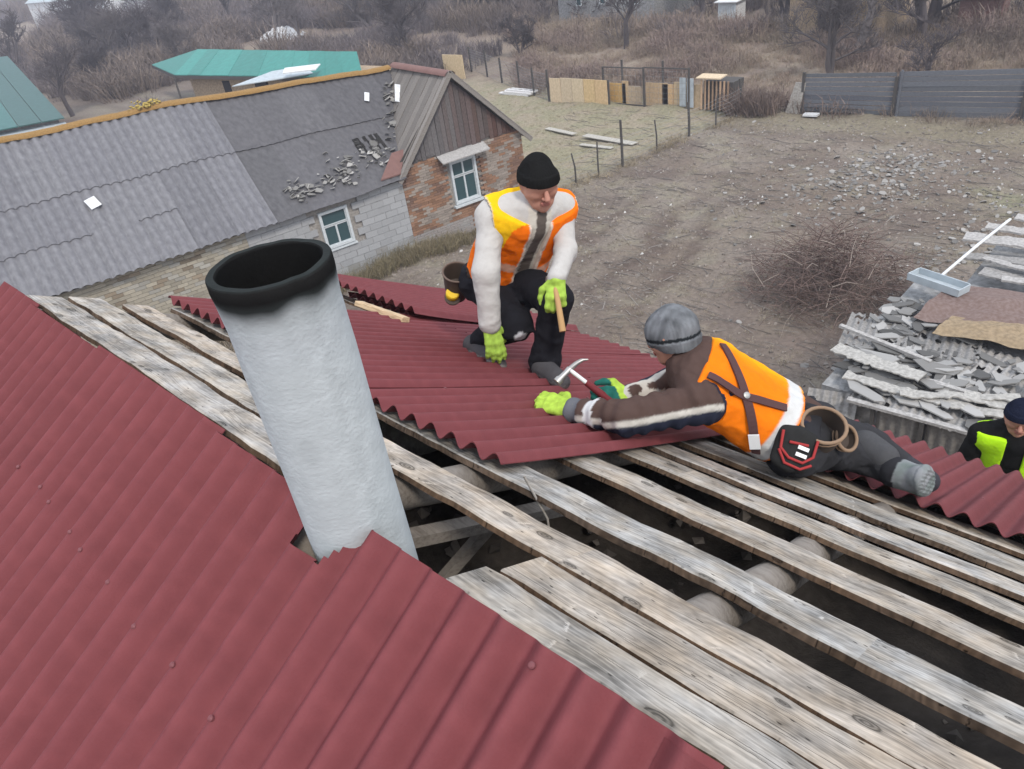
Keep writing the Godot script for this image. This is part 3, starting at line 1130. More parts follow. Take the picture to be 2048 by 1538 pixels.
func build_grey_house() -> void:
	var h := thing("long_house", HX.origin, "long low house with a sagging grey corrugated slate roof and a boarded brick gable", "house")
	# walls: backing, then the masonry set into it
	var b := MB.new()
	b.box(HX * at(Vector3(-7.2, 1.3, -0.16)), Vector3(14.4, 2.8, 0.30))
	b.box(HX * at(Vector3(-4.8, 1.3, -6.7)), Vector3(19.2, 2.8, 0.3))
	b.box(HX * at(Vector3(-14.25, 1.3, -3.43)), Vector3(0.3, 2.8, 6.2))
	b.box(HX * at(Vector3(4.62, 1.3, -3.43)), Vector3(0.3, 2.8, 6.2))
	b.box(HX * at(Vector3(2.39, 1.42, -0.163)), Vector3(4.76, 3.04, 0.294))
	part(h, "wall", b.mesh(), M.mortar)
	var w1 := [-2.98, -1.98, 1.12, 2.36]
	var w2 := [1.78, 2.82, 1.06, 2.58]
	bricks(h, -5.2, 0.0, 0.0, 2.70, 0.42, 0.21, [w1], func(u, hh):
		var k: float = rng.randf_range(0.91, 1.07)
		var low: float = clampf(1.0 - hh * 2.2, 0, 1) * 0.5
		var c := Color(0.47, 0.475, 0.485) * k
		if rng.randf() < 0.10:
			c = Color(0.41, 0.40, 0.385) * k
		return c.lerp(Color(0.28, 0.29, 0.22), low * rng.randf()))
	bricks(h, -14.2, -5.2, 0.0, 2.70, 0.30, 0.105, [], func(u, hh):
		var k: float = rng.randf_range(0.75, 1.15)
		var c := Color(0.50, 0.45, 0.36) * k
		if rng.randf() < 0.2:
			c = Color(0.50, 0.475, 0.42) * k
		elif rng.randf() < 0.15:
			c = Color(0.38, 0.31, 0.23) * k
		return c, "stonework", 0.014)
	bricks(h, 0.0, 4.77, 0.0, 2.93, 0.26, 0.082, [w2], func(u, hh):
		var k: float = rng.randf_range(0.78, 1.2)
		var c := Color(0.36, 0.205, 0.13) * k
		var pat: float = wob.get_noise_2d(u * 40.0, hh * 40.0)
		if pat > 0.28 or rng.randf() < 0.10:
			c = Color(0.40, 0.34, 0.29) * k
		elif pat < -0.3:
			c = Color(0.27, 0.165, 0.12) * k
		if hh < 0.55 and u < 2.4:
			c = c.lerp(Color(0.47, 0.46, 0.45), 0.75)
		return c)
	window(h, -2.96, -2.0, 1.15, 2.33, [[0, 0, 0.5, 0.60], [0.5, 0, 1, 0.60], [0, 0.62, 1, 1]], "white window with one wide pane over two")
	window(h, 1.80, 2.80, 1.10, 2.55, [[0, 0, 0.5, 0.64], [0.5, 0, 1, 0.64], [0, 0.66, 0.5, 1], [0.5, 0.66, 1, 1]], "pale blue framed window with four panes")
	var sill := MB.new()
	sill.box(HX * at(Vector3(2.3, 1.04, 0.05)), Vector3(1.16, 0.07, 0.2))
	part(h, "window_sill", sill.mesh(), M.paint)
	var sill2 := MB.new()
	sill2.box(HX * at(Vector3(-2.48, 1.10, 0.04)), Vector3(1.06, 0.05, 0.14))
	part(h, "window_sill", sill2.mesh(), M.paint)
	var hood := MB.new()
	hood.hexa([hp(1.38, 2.66, -0.42), hp(3.22, 2.66, -0.42), hp(3.22, 2.86, 0.0), hp(1.38, 2.86, 0.0), hp(1.38, 2.70, -0.42), hp(3.22, 2.70, -0.42), hp(3.22, 2.90, 0.0), hp(1.38, 2.90, 0.0)])
	part(h, "window_hood", hood.mesh(), M.slate_pale)
	# roof sheets in lapped rows
	var col := 0
	var u := -14.4
	while u < 1.9:
		var wdt := 1.12
		var dark := u > -4.9
		var cuts := [0.0, 0.43, 1.02] if dark else ([0.0, 0.44, 0.72, 1.02] if col % 3 == 0 or u < -9.6 else [0.0, 0.44, 1.02])
		for r in cuts.size() - 1:
			var s0: float = maxf(cuts[r] - 0.035, 0.0)
			var s1: float = cuts[r + 1]
			var ww := minf(wdt + 0.06, 2.05 - u)
			var ni := int(ww / 0.265 * 9.0)
			var nj := 12
			var tone := rng.randf_range(0.86, 1.10)
			var cc := Color(tone, tone, tone * 1.01)
			if dark:
				tone = rng.randf_range(0.46, 0.60)
				cc = Color(tone * 1.02, tone, tone * 0.99)
			elif u > -9.3 and u < -6.6 and r == cuts.size() - 2:
				cc = Color(1.42, 1.41, 1.35)
			var amp := 0.095
			if dark:
				amp = 0.022 if r == 1 else 0.030
			var lift := 0.010 + 0.012 * (cuts.size() - r) * -1.0 + 0.05
			var p := []
			for i in ni + 1:
				var x := u + ww * i / ni
				var row := PackedVector3Array()
				for j in nj + 1:
					var s := lerpf(s0, s1, float(j) / nj)
					var q := roof_pt(x, s)
					var up := 0.03 - 0.016 * r + 0.014 * float(j) / nj + (0.004 if col % 2 else 0.0)
					q += HX.basis * Vector3(0, 0.77, 0.64) * (up + amp * pow(absf(cos(PI * x / 0.265)), 0.8))
					row.append(q)
				p.append(row)
			var mbb := MB.new()
			mbb.col = cc
			var uu := u
			var skip := func(i, j):
				var x: float = uu + ww * (i + 0.5) / ni
				var s := lerpf(s0, s1, (j + 0.5) / nj)
				var v := lerpf(3.6, -0.22, s)
				if x > 2.1 * maxf(v, 0.0) / 3.6 + 0.06 + 0.05 * wob.get_noise_2d(v * 300.0, 4.0):
					return true
				if dark and v > 0.9 and v < 1.42 and x > -0.75 and x < 0.2 and wob.get_noise_2d(x * 200.0, v * 200.0) > -0.15:
					return true
				return false
			mbb.grid(p, skip)
			if mbb.v.size() == 0:
				continue
			if mbb.n[0].y < 0:
				mbb = MB.new()
				mbb.col = cc
				mbb.grid(p, skip, true)
			# the lower edge has thickness
			for i in ni:
				if not skip.call(i, nj - 1):
					var dn := HX.basis * Vector3(0, -0.010, -0.008)
					mbb.q4(p[i][nj], p[i + 1][nj], p[i + 1][nj] + dn, p[i][nj] + dn)
			part(h, "roof_sheet", mbb.mesh(), M.slate)
		u += wdt
		col += 1
	# back slope, one plain run of sheets
	var back := MB.new()
	var bp := []
	for i in 30:
		var x := -14.4 + 19.0 * i / 29.0
		var q := roof_pt(minf(x, 2.1), 0.0)
		bp.append(PackedVector3Array([q, hp(x, 2.6, 7.2)]))
	back.grid(bp)
	part(h, "back_roof", back.mesh(), M.slate)
	# eave board
	var eb := MB.new()
	eb.box(HX * at(Vector3(-7.2, 2.56, 0.16)), Vector3(14.3, 0.07, 0.03))
	part(h, "eave_board", eb.mesh(), M.post)
	# ochre ridge caps, weathered and mossy
	var k := 0
	u = -14.3
	while u < 1.8:
		var e := minf(u + 1.52, 2.05)
		var cap := MB.new()
		var p := []
		for i in 7:
			var x := lerpf(u, e + 0.04, i / 6.0)
			var row := PackedVector3Array()
			for j in 9:
				var a := PI * j / 8.0
				var q := roof_pt(x, 0.0) + HX.basis * Vector3(0, 0.02 + 0.13 * sin(a) + 0.006 * (k % 2) + 0.012 * wob.get_noise_2d(x * 90.0, j * 20.0), 0.185 * cos(a))
				row.append(q)
			p.append(row)
		cap.grid(p)
		if cap.n[cap.n.size() / 2].y < 0:
			cap = MB.new()
			cap.grid(p, null, true)
		part(h, "ridge_cap", cap.mesh(), M.ridge)
		u += 1.52
		k += 1
	# a tuft of moss and rust where two caps have slipped
	var mx := []
	var mc := []
	for i in 60:
		var q := roof_pt(-5.9 + rng.randf_range(-0.35, 0.35), 0.0) + Vector3(rng.randf_range(-0.2, 0.2), 0.14 + rng.randf() * 0.22 * rng.randf(), rng.randf_range(-0.2, 0.2))
		var s := rng.randf_range(0.05, 0.16)
		mx.append(Transform3D(Basis.from_euler(Vector3(rng.randf() * 6, rng.randf() * 6, 0)).scaled(Vector3(s, s * 0.6, s)), q))
		mc.append(Color(0.40, 0.30, 0.09) * rng.randf_range(0.7, 1.1))
	many(h, "moss", clod(8), M.bits, mx, mc)
	# the cross gable: boards over its left slope, a red cap along its ridge
	for i in 13:
		var v := 0.02 + 0.28 * i
		var uv := 2.1 * v / 3.6
		if uv > 2.1:
			break
		var top := hp(2.27, 5.19 - 0.02 * v, v + 0.13)
		var f := (2.27 - uv) / 2.27
		var bot := hp(uv, 5.19 - 2.5 * f, v + 0.13)
		var pm := plank(top.distance_to(bot), 0.265, 0.03, 0.008, 400 + i)
		var d := (bot - top).normalized()
		var nn := (HX.basis * Vector3(-0.74, 0.67, 0)).normalized()
		var cc := rng.randf_range(0.48, 0.70)
		part(h, "roof_board", tint(pm, Color(cc, cc * 0.98, cc * 0.98)), M.batten_b, Transform3D(Basis(nn.cross(d), nn, d), top + nn * (0.04 + 0.01 * (i % 2))))
	for i in 5:
		var top := hp(2.29, 5.19, 0.1 + 0.3 * i)
		var bot := hp(4.95, 2.55, 0.1 + 0.3 * i)
		var d := (bot - top).normalized()
		var nn := (HX.basis * Vector3(0.70, 0.71, 0)).normalized()
		part(h, "roof_board", plank(top.distance_to(bot), 0.29, 0.03, 0.006, 430 + i), M.batten_b, Transform3D(Basis(nn.cross(d), nn, d), top + nn * 0.04))
	for s in [0, 1]:
		var top := hp(2.28, 5.27, -0.27)
		var bot := hp(-0.16, 2.52, -0.27) if s == 0 else hp(5.05, 2.52, -0.27)
		for e in 2:
			var pm := plank(top.distance_to(bot), 0.14 if e == 0 else 0.17, 0.028, 0.005, 440 + s * 2 + e)
			var d := (bot - top).normalized()
			var face := HX.basis * Vector3(0, 0, 1)
			var nn := face if e == 0 else (HX.basis * Vector3(-0.74 if s == 0 else 0.70, 0.69, 0)).normalized()
			part(h, "barge_board", tint(pm, Color(0.75, 0.74, 0.74)), M.batten_b, Transform3D(Basis(nn.cross(d), nn, d), top + (Vector3.DOWN * 0.05 if e == 0 else nn * 0.055 + HX.basis * Vector3(0, 0, -0.075))))
	for i in 3:
		var cap := MB.new()
		var p := []
		for a in 2:
			var row := PackedVector3Array()
			for j in 7:
				var an := PI * j / 6.0
				row.append(hp(2.28 - 0.19 * cos(an), 5.18 + 0.13 * sin(an), -0.25 + 1.25 * (i + a) + (0.03 if a else 0.0)))
			p.append(row)
		cap.grid(p)
		if cap.n[cap.n.size() / 2].y < 0:
			cap = MB.new()
			cap.grid(p, null, true)
		part(h, "ridge_cap", cap.mesh(), M.ridge_red, Transform3D.IDENTITY, "dull red ridge cap")
	# weathered vertical boards of the gable
	var x := 0.16
	var i := 0
	while x < 4.72:
		var w := 0.155 + rng.randf() * 0.035
		var xm := x + w / 2
		var top := minf(2.62 + (xm + 0.1) * 1.10, 5.20 - (xm - 2.28) * 0.995) - 0.12
		if xm < 2.28:
			top = 2.62 + (xm + 0.08) / 2.36 * 2.55 - 0.12
		else:
			top = 5.17 - (xm - 2.28) / 2.62 * 2.52 - 0.12
		var bot := 2.95 - rng.randf() * 0.10
		if top - bot > 0.05:
			var gb := MB.new()
			var lean := rng.randf_range(-0.012, 0.012)
			var z := 0.06 + rng.randf_range(-0.006, 0.012)
			gb.hexa([hp(x, bot, -z), hp(x + w - 0.012, bot + rng.randf_range(-0.03, 0.03), -z), hp(x + w - 0.012, bot, -z + 0.025), hp(x, bot, -z + 0.025), hp(x + lean, top - w * 0.5 * signf(2.28 - xm), -z), hp(x + w - 0.012 + lean, top + w * 0.5 * signf(2.28 - xm), -z), hp(x + w - 0.012 + lean, top + w * 0.5 * signf(2.28 - xm), -z + 0.025), hp(x + lean, top - w * 0.5 * signf(2.28 - xm), -z + 0.025)])
			var rd := clampf((xm - 1.6) / 2.6 + rng.randf_range(-0.35, 0.25), 0, 1)
			var c := Color(0.19, 0.178, 0.178).lerp(Color(0.15, 0.085, 0.068), rd) * rng.randf_range(0.75, 1.2)
			part(h, "gable_board", tint(gb.mesh(), c), M.gable)
		x += w
		i += 1
	var gback := MB.new()
	gback.t3(hp(0.0, 2.9, 0.06), hp(2.28, 5.1, 0.06), hp(4.75, 2.9, 0.06))
	part(h, "gable_lining", gback.mesh(), M.post)
	# rusty corner flashing and the rubble of broken slates above the eave
	var fl := MB.new()
	fl.hexa([hp(-0.75, 2.72, -0.2), hp(-0.05, 2.72, -0.2), hp(0.55, 3.25, 0.35), hp(0.05, 3.25, 0.35), hp(-0.75, 2.76, -0.2), hp(-0.05, 2.76, -0.2), hp(0.55, 3.29, 0.35), hp(0.05, 3.29, 0.35)])
	part(h, "flashing", fl.mesh(), M.ridge_red)
	var xf := []
	var cl := []
	for n in 210:
		var uu := 0.0
		var vv := 0.0
		if n < 40:
			uu = -3.2 + rng.randfn() * 0.25
			vv = 0.35 + rng.randfn() * 0.18
		elif n < 115:
			uu = -1.75 + rng.randfn() * 0.45
			vv = 0.5 + rng.randfn() * 0.25 + (uu + 1.75) * 0.3
		elif n < 165:
			uu = -0.3 + rng.randfn() * 0.28
			vv = 0.75 + rng.randfn() * 0.3
		else:
			vv = rng.randf_range(0.9, 3.1)
			uu = 2.1 * vv / 3.6 - 0.15 + rng.randfn() * 0.12
		vv = clampf(vv, -0.1, 3.4)
		var s := rng.randf_range(0.06, 0.28) * rng.randf_range(0.5, 1.0)
		var q := roof_pt(uu, (3.6 - vv) / 3.82) + HX.basis * Vector3(0, 0.10, 0.06)
		xf.append(Transform3D(HX.basis * Basis.from_euler(Vector3(0.7 + rng.randfn() * 0.25, rng.randf() * 6, rng.randfn() * 0.25)).scaled(Vector3(s * 1.3, s * 0.9, s)), q))
		var w := rng.randf_range(0.11, 0.40)
		cl.append(Color(w, w * 0.96, w * 0.90))
	many(h, "slate_rubble", shard(5), M.bits, xf, cl)
	# small white things lying on the slates
	var spots := [[-8.46, 0.545, 0.34, 0.30, "white square of paper lying on the grey slates below the ridge"], [1.62, 0.30, 0.75, 0.26, "white board leaning by the gable on the grey roof"], [0.62, 0.235, 0.36, 0.16, "small white scrap on the dark slates near the red ridge cap"]]
	for q in spots:
		var wb := MB.new()
		wb.box(Transform3D.IDENTITY, Vector3(q[3], 0.015, q[2]))
		var nrm := (HX.basis * Vector3(0, 0.77, 0.64)).normalized()
		var ux := HX.basis * Vector3(1, 0, 0)
		single("white_scrap", wb.mesh(), M.white, Transform3D(Basis(ux, nrm, ux.cross(nrm)).rotated(nrm, 0.25 if q[0] < 0 else -0.5), roof_pt(q[0], q[1]) + nrm * (0.16 if q[0] < 1 else 0.34)), q[4], "scrap")


# ---------------------------------------------------------------- buildings beyond the gardens
func wall_house(called: String, a: Vector3, b: Vector3, depth: float, h: float, rise: float, wm: Material, rm: Material, label: String, wins: Array, cat := "house", roof_over := 0.3) -> Node3D:
	# front wall from a to b on the ground, seen from this side; depth goes back
	var o := thing(called, a, label, cat)
	var u := (b - a).normalized()
	var len := a.distance_to(b)
	var back := Vector3.UP.cross(u) * -1.0
	if back.dot(a) < 0:
		back = -back
	var X := Transform3D(Basis(u, Vector3.UP, u.cross(Vector3.UP)), a)
	var sg := signf(back.dot(X.basis.z))
	var wb := MB.new()
	wb.box(X * at(Vector3(len / 2, h / 2 - 0.2, sg * depth / 2)), Vector3(len, h + 0.4, depth))
	var wall := part(o, "wall", wb.mesh(), wm)
	if rise > 0.0:
		var e := roof_over
		var rb := MB.new()
		var e0 := X * Vector3(-e, h - 0.05, -sg * e)
		var e1 := X * Vector3(len + e, h - 0.05, -sg * e)
		var r0 := X * Vector3(-e, h + rise, sg * depth / 2)
		var r1 := X * Vector3(len + e, h + rise, sg * depth / 2)
		var k0 := X * Vector3(-e, h - 0.05, sg * (depth + e))
		var k1 := X * Vector3(len + e, h - 0.05, sg * (depth + e))
		var t := Vector3(0, 0.1, 0)
		rb.hexa([e0, e1, r1, r0, e0 + t, e1 + t, r1 + t, r0 + t])
		rb.hexa([r0, r1, k1, k0, r0 + t, r1 + t, k1 + t, k0 + t])
		part(o, "roof", rb.mesh(), rm)
		var gb := MB.new()
		for q in [[0.0, 0.0], [len, len]]:
			gb.t3(X * Vector3(q[0], h - 0.02, 0.0), X * Vector3(q[0], h + rise - 0.02, sg * depth / 2), X * Vector3(q[0], h - 0.02, sg * depth))
		part(o, "gable", gb.mesh(), wm)
	for w in wins:   # [along, sill, width, height]
		var fb := MB.new()
		var c := Vector3(w[0], w[1] + w[3] / 2, -sg * 0.01)
		for q in [[-1, 0], [1, 0], [0, -1], [0, 1]]:
			fb.box(X * at(c + Vector3(q[0] * (w[2] / 2 + 0.03), q[1] * (w[3] / 2 + 0.03), 0)), Vector3(0.07 if q[0] else w[2] + 0.13, 0.07 if q[1] else w[3], 0.08))
		if w[2] > 0.7:
			fb.box(X * at(c), Vector3(0.06, w[3], 0.07))
		var wn := part(o, "window", fb.mesh(), M.paint)
		var pb := MB.new()
		pb.box(X * at(c + Vector3(0, 0, sg * 0.0)), Vector3(w[2], w[3], 0.03))
		part(wn, "pane", pb.mesh(), M.glass)
	return o


func slab4(a: Vector3, b: Vector3, c: Vector3, d: Vector3, t: float) -> ArrayMesh:
	var m := MB.new()
	var k := Vector3(0, t, 0)
	m.hexa([a, b, c, d, a + k, b + k, c + k, d + k])
	return m.mesh()


func build_far_buildings() -> void:
	# green roof over the ridge
	var gr := thing("green_roofed_house", g(19.5, 0, -40), "low building with a bright turquoise green hipped roof behind the grey ridge", "house")
	var A := g(19.0, 1.8, -44.4)
	var B := g(20.6, 1.8, -29.0)
	var C := g(22.2, 2.5, -31.3)
	var D := g(21.9, 2.5, -46.7)
	var E := g(20.7, 1.8, -51.1)
	var n := 12
	for i in n:
		var f0 := float(i) / n
		var f1 := float(i + 1) / n
		var s := MB.new()
		var k := Vector3(0, 0.05, 0)
		var up := Vector3(0, 0.012 * (i % 2), 0)
		s.hexa([A.lerp(B, f0) + up, A.lerp(B, f1) + up, D.lerp(C, f1) + up, D.lerp(C, f0) + up, A.lerp(B, f0) + k + up, A.lerp(B, f1) + k + up, D.lerp(C, f1) + k + up, D.lerp(C, f0) + k + up])
		var tone := rng.randf_range(0.8, 1.12)
		part(gr, "roof_panel", tint(s.mesh(), Color(tone, tone, tone)), M.green)
	var hip := MB.new()
	hip.hexa([E, A, D, D + Vector3(-0.01, 0, -0.01), E + Vector3(0, 0.05, 0), A + Vector3(0, 0.05, 0), D + Vector3(0, 0.05, 0), D + Vector3(-0.01, 0.05, -0.01)])
	part(gr, "roof_panel", tint(hip.mesh(), Color(0.8, 0.8, 0.8)), M.green)
	var fas := MB.new()
	fas.bar(A - Vector3(0, 0.1, 0), B - Vector3(0, 0.1, 0), 0.05, 0.2)
	fas.bar(E - Vector3(0, 0.1, 0), A - Vector3(0, 0.1, 0), 0.05, 0.2)
	part(gr, "fascia", fas.mesh(), M.post)
	var gw := MB.new()
	var a2 := Vector3(A.x + 0.7, 0, A.z + 0.6)
	gw.hexa([a2, Vector3(B.x + 0.7, 0, B.z), Vector3(B.x + 3.0, 0, B.z), Vector3(A.x + 4.5, 0, A.z), a2 + Vector3(0, 2.2, 0), Vector3(B.x + 0.7, 2.2, B.z), Vector3(B.x + 3.0, 2.2, B.z), Vector3(A.x + 4.5, 2.2, A.z)])
	part(gr, "wall", gw.mesh(), M.ochre)
	for q in [[-40.5, 0.8], [-37.4, 1.4]]:
		var db := MB.new()
		var x := lerpf(a2.x, B.x + 0.7, (q[0] * 1.25 - a2.z) / (B.z - a2.z))
		db.box(at(Vector3(x, 1.0, q[0] * 1.25), 0.1), Vector3(0.1, 1.6, q[1]))
		part(gr, "doorway", db.mesh(), M.dark)
	var pb := MB.new()
	pb.tube([g(18.7, 0, -44.0), g(18.9, 1.75, -44.3)], [0.06, 0.06], 6)
	part(gr, "post", pb.mesh(), M.post)
	# pale sheets on the lean-to in front of it
	single("white_roof_sheet", slab4(g(17.6, 1.9, -35.3), g(20.7, 1.9, -32.5), g(21.5, 2.1, -33.6), g(19.7, 2.1, -35.0), 0.05), M.blueish, Transform3D.IDENTITY, "pale blue-white roof sheet just behind the ochre ridge under the green roof", "roof sheet")
	single("white_roof_sheet", slab4(g(19.3, 2.15, -33.4), g(20.2, 2.15, -32.0), g(20.6, 2.3, -32.1), g(19.6, 2.3, -33.6), 0.06), M.white, Transform3D.IDENTITY, "bright white sheet lying against the green roof's eave", "roof sheet")
	single("white_tarpaulin", tarp(g(37.0, 0.2, -62.5)), M.white, Transform3D.IDENTITY, "crumpled white tarpaulin heap among bare bushes beyond the green roof", "tarpaulin")
	# long green roof at the left edge
	var lg := thing("shed_with_green_roof", g(11, 0, -41), "faded green sloping shed roof at the left edge behind the ochre ridge", "shed")
	for i in 5:
		var f0 := i / 5.0
		var f1 := (i + 0.97) / 5.0
		var p0 := g(6.9, 1.95, -41.5).lerp(g(11.1, 1.95, -38.9), f0)
		var p1 := g(6.9, 1.95, -41.5).lerp(g(11.1, 1.95, -38.9), f1)
		var q0 := g(11.5, 3.3, -66).lerp(g(15.7, 3.2, -61), f0)
		var q1 := g(11.5, 3.3, -66).lerp(g(15.7, 3.2, -61), f1)
		var tone := rng.randf_range(0.75, 1.1)
		part(lg, "roof_panel", tint(slab4(p0, p1, q1, q0, 0.06), Color(tone * 1.25, tone * 0.55, tone * 0.6)), M.green)
	var lw := MB.new()
	lw.hexa([g(7.4, 0, -42), g(11.0, 0, -39.6), g(15.3, 0, -61), g(12, 0, -65), g(7.4, 1.9, -42), g(11.0, 1.9, -39.6), g(15.3, 3.1, -61), g(12, 3.1, -65)])
	part(lg, "wall", lw.mesh(), M.stone)
	part(lg, "eave_sheet", slab4(g(5.4, 1.45, -41.6), g(10.9, 1.45, -37.6), g(11.1, 1.75, -39.2), g(6.6, 1.75, -42.6), 0.05), M.blueish)
	# houses on the far side
	wall_house("white_house", g(43.5, 0, -146), g(42.5, 0, -112), 9.0, 4.6, 2.4, M.white, M.blueish, "far white house with a small window at the top left behind bare trees", [[12.0, 1.3, 1.6, 1.5], [25.0, 1.3, 1.6, 1.5], [36.0, 1.3, 1.6, 1.5]])
	wall_house("grey_stone_house", g(41.6, 0, -35.2), g(42.0, 0, -28.0), 7.0, 3.3, 2.2, M.stone, M.slate, "grey stone house with two small dark windows at the top middle", [[2.1, 1.55, 0.42, 0.42], [4.4, 1.6, 0.45, 0.45], [7.4, 1.5, 0.5, 0.5]])
	wall_house("ochre_house", g(38.3, 0, -17.75), g(38.3, 0, -13.75), 6.0, 3.4, 2.0, M.ochre, M.slate, "ochre plastered house with one square dark window at the top right", [[2.7, 1.30, 0.62, 0.50]])
	var ou := wall_house("outhouse", g(40.9, 0, -23.1), g(40.9, 0, -22.0), 1.3, 1.62, 0.0, M.white, M.white, "small white plank outhouse standing alone near the top edge", [], "outhouse")
	for i in 7:
		var bb := MB.new()
		var z := -23.08 * 1.25 + (i + 0.5) * 0.194
		bb.box(at(Vector3(40.9 * 1.25 - 0.02, 0.82, z)), Vector3(0.03, 1.6, 0.17))
		part(ou, "board", bb.mesh(), M.paint)
	part(ou, "roof", slab4(g(40.7, 1.27, -23.25), g(40.7, 1.27, -21.85), g(42.1, 1.34, -21.85), g(42.1, 1.34, -23.25), 0.06), M.white)
	wall_house("red_brown_shed", g(38.6, 0, -10.3), g(38.8, 0, -8.7), 3.0, 1.9, 0.7, M.ridge_red, M.slate, "dark red-brown shed under bare trees at the top right", [])
	wall_house("pale_house", g(58, 0, -63), g(60, 0, -52), 8.0, 3.6, 2.6, M.ochre, M.white, "pale house with a white roof at the top edge above the green roof", [[4, 1.2, 1.3, 1.3], [9, 1.2, 1.3, 1.3]])
	wall_house("pink_walled_house", g(60, 0, -92), g(60, 0, -76), 8.0, 3.4, 2.8, M.white, M.ridge_red, "distant low house with a red-brown roof among trees at the top left", [[5, 1.2, 1.4, 1.3], [12, 1.2, 1.4, 1.3]])
	wall_house("dim_grey_house", g(62, 0, -45), g(63, 0, -37), 7.0, 3.0, 2.4, M.stone, M.slate, "distant grey house half hidden by bushes at the top, left of the stone house", [[3, 1.2, 1.1, 1.1], [7, 1.2, 1.1, 1.1]])


func tarp(c: Vector3) -> ArrayMesh:
	var p := []
	for i in 16:
		var row := PackedVector3Array()
		for j in 16:
			var x := (i / 15.0 - 0.5) * 3.0
			var z := (j / 15.0 - 0.5) * 5.0
			var e := maxf(absf(x) / 1.5, absf(z) / 2.5)
			row.append(c + Vector3(x, 1.1 * (1.0 - e * e) + wob.get_noise_2d(x * 60.0, z * 60.0) * 0.6 - 0.2, z))
		p.append(row)
	var b := MB.new()
	b.grid(p)
	if b.n[100].y < 0:
		b = MB.new()
		b.grid(p, null, true)
	return b.mesh()


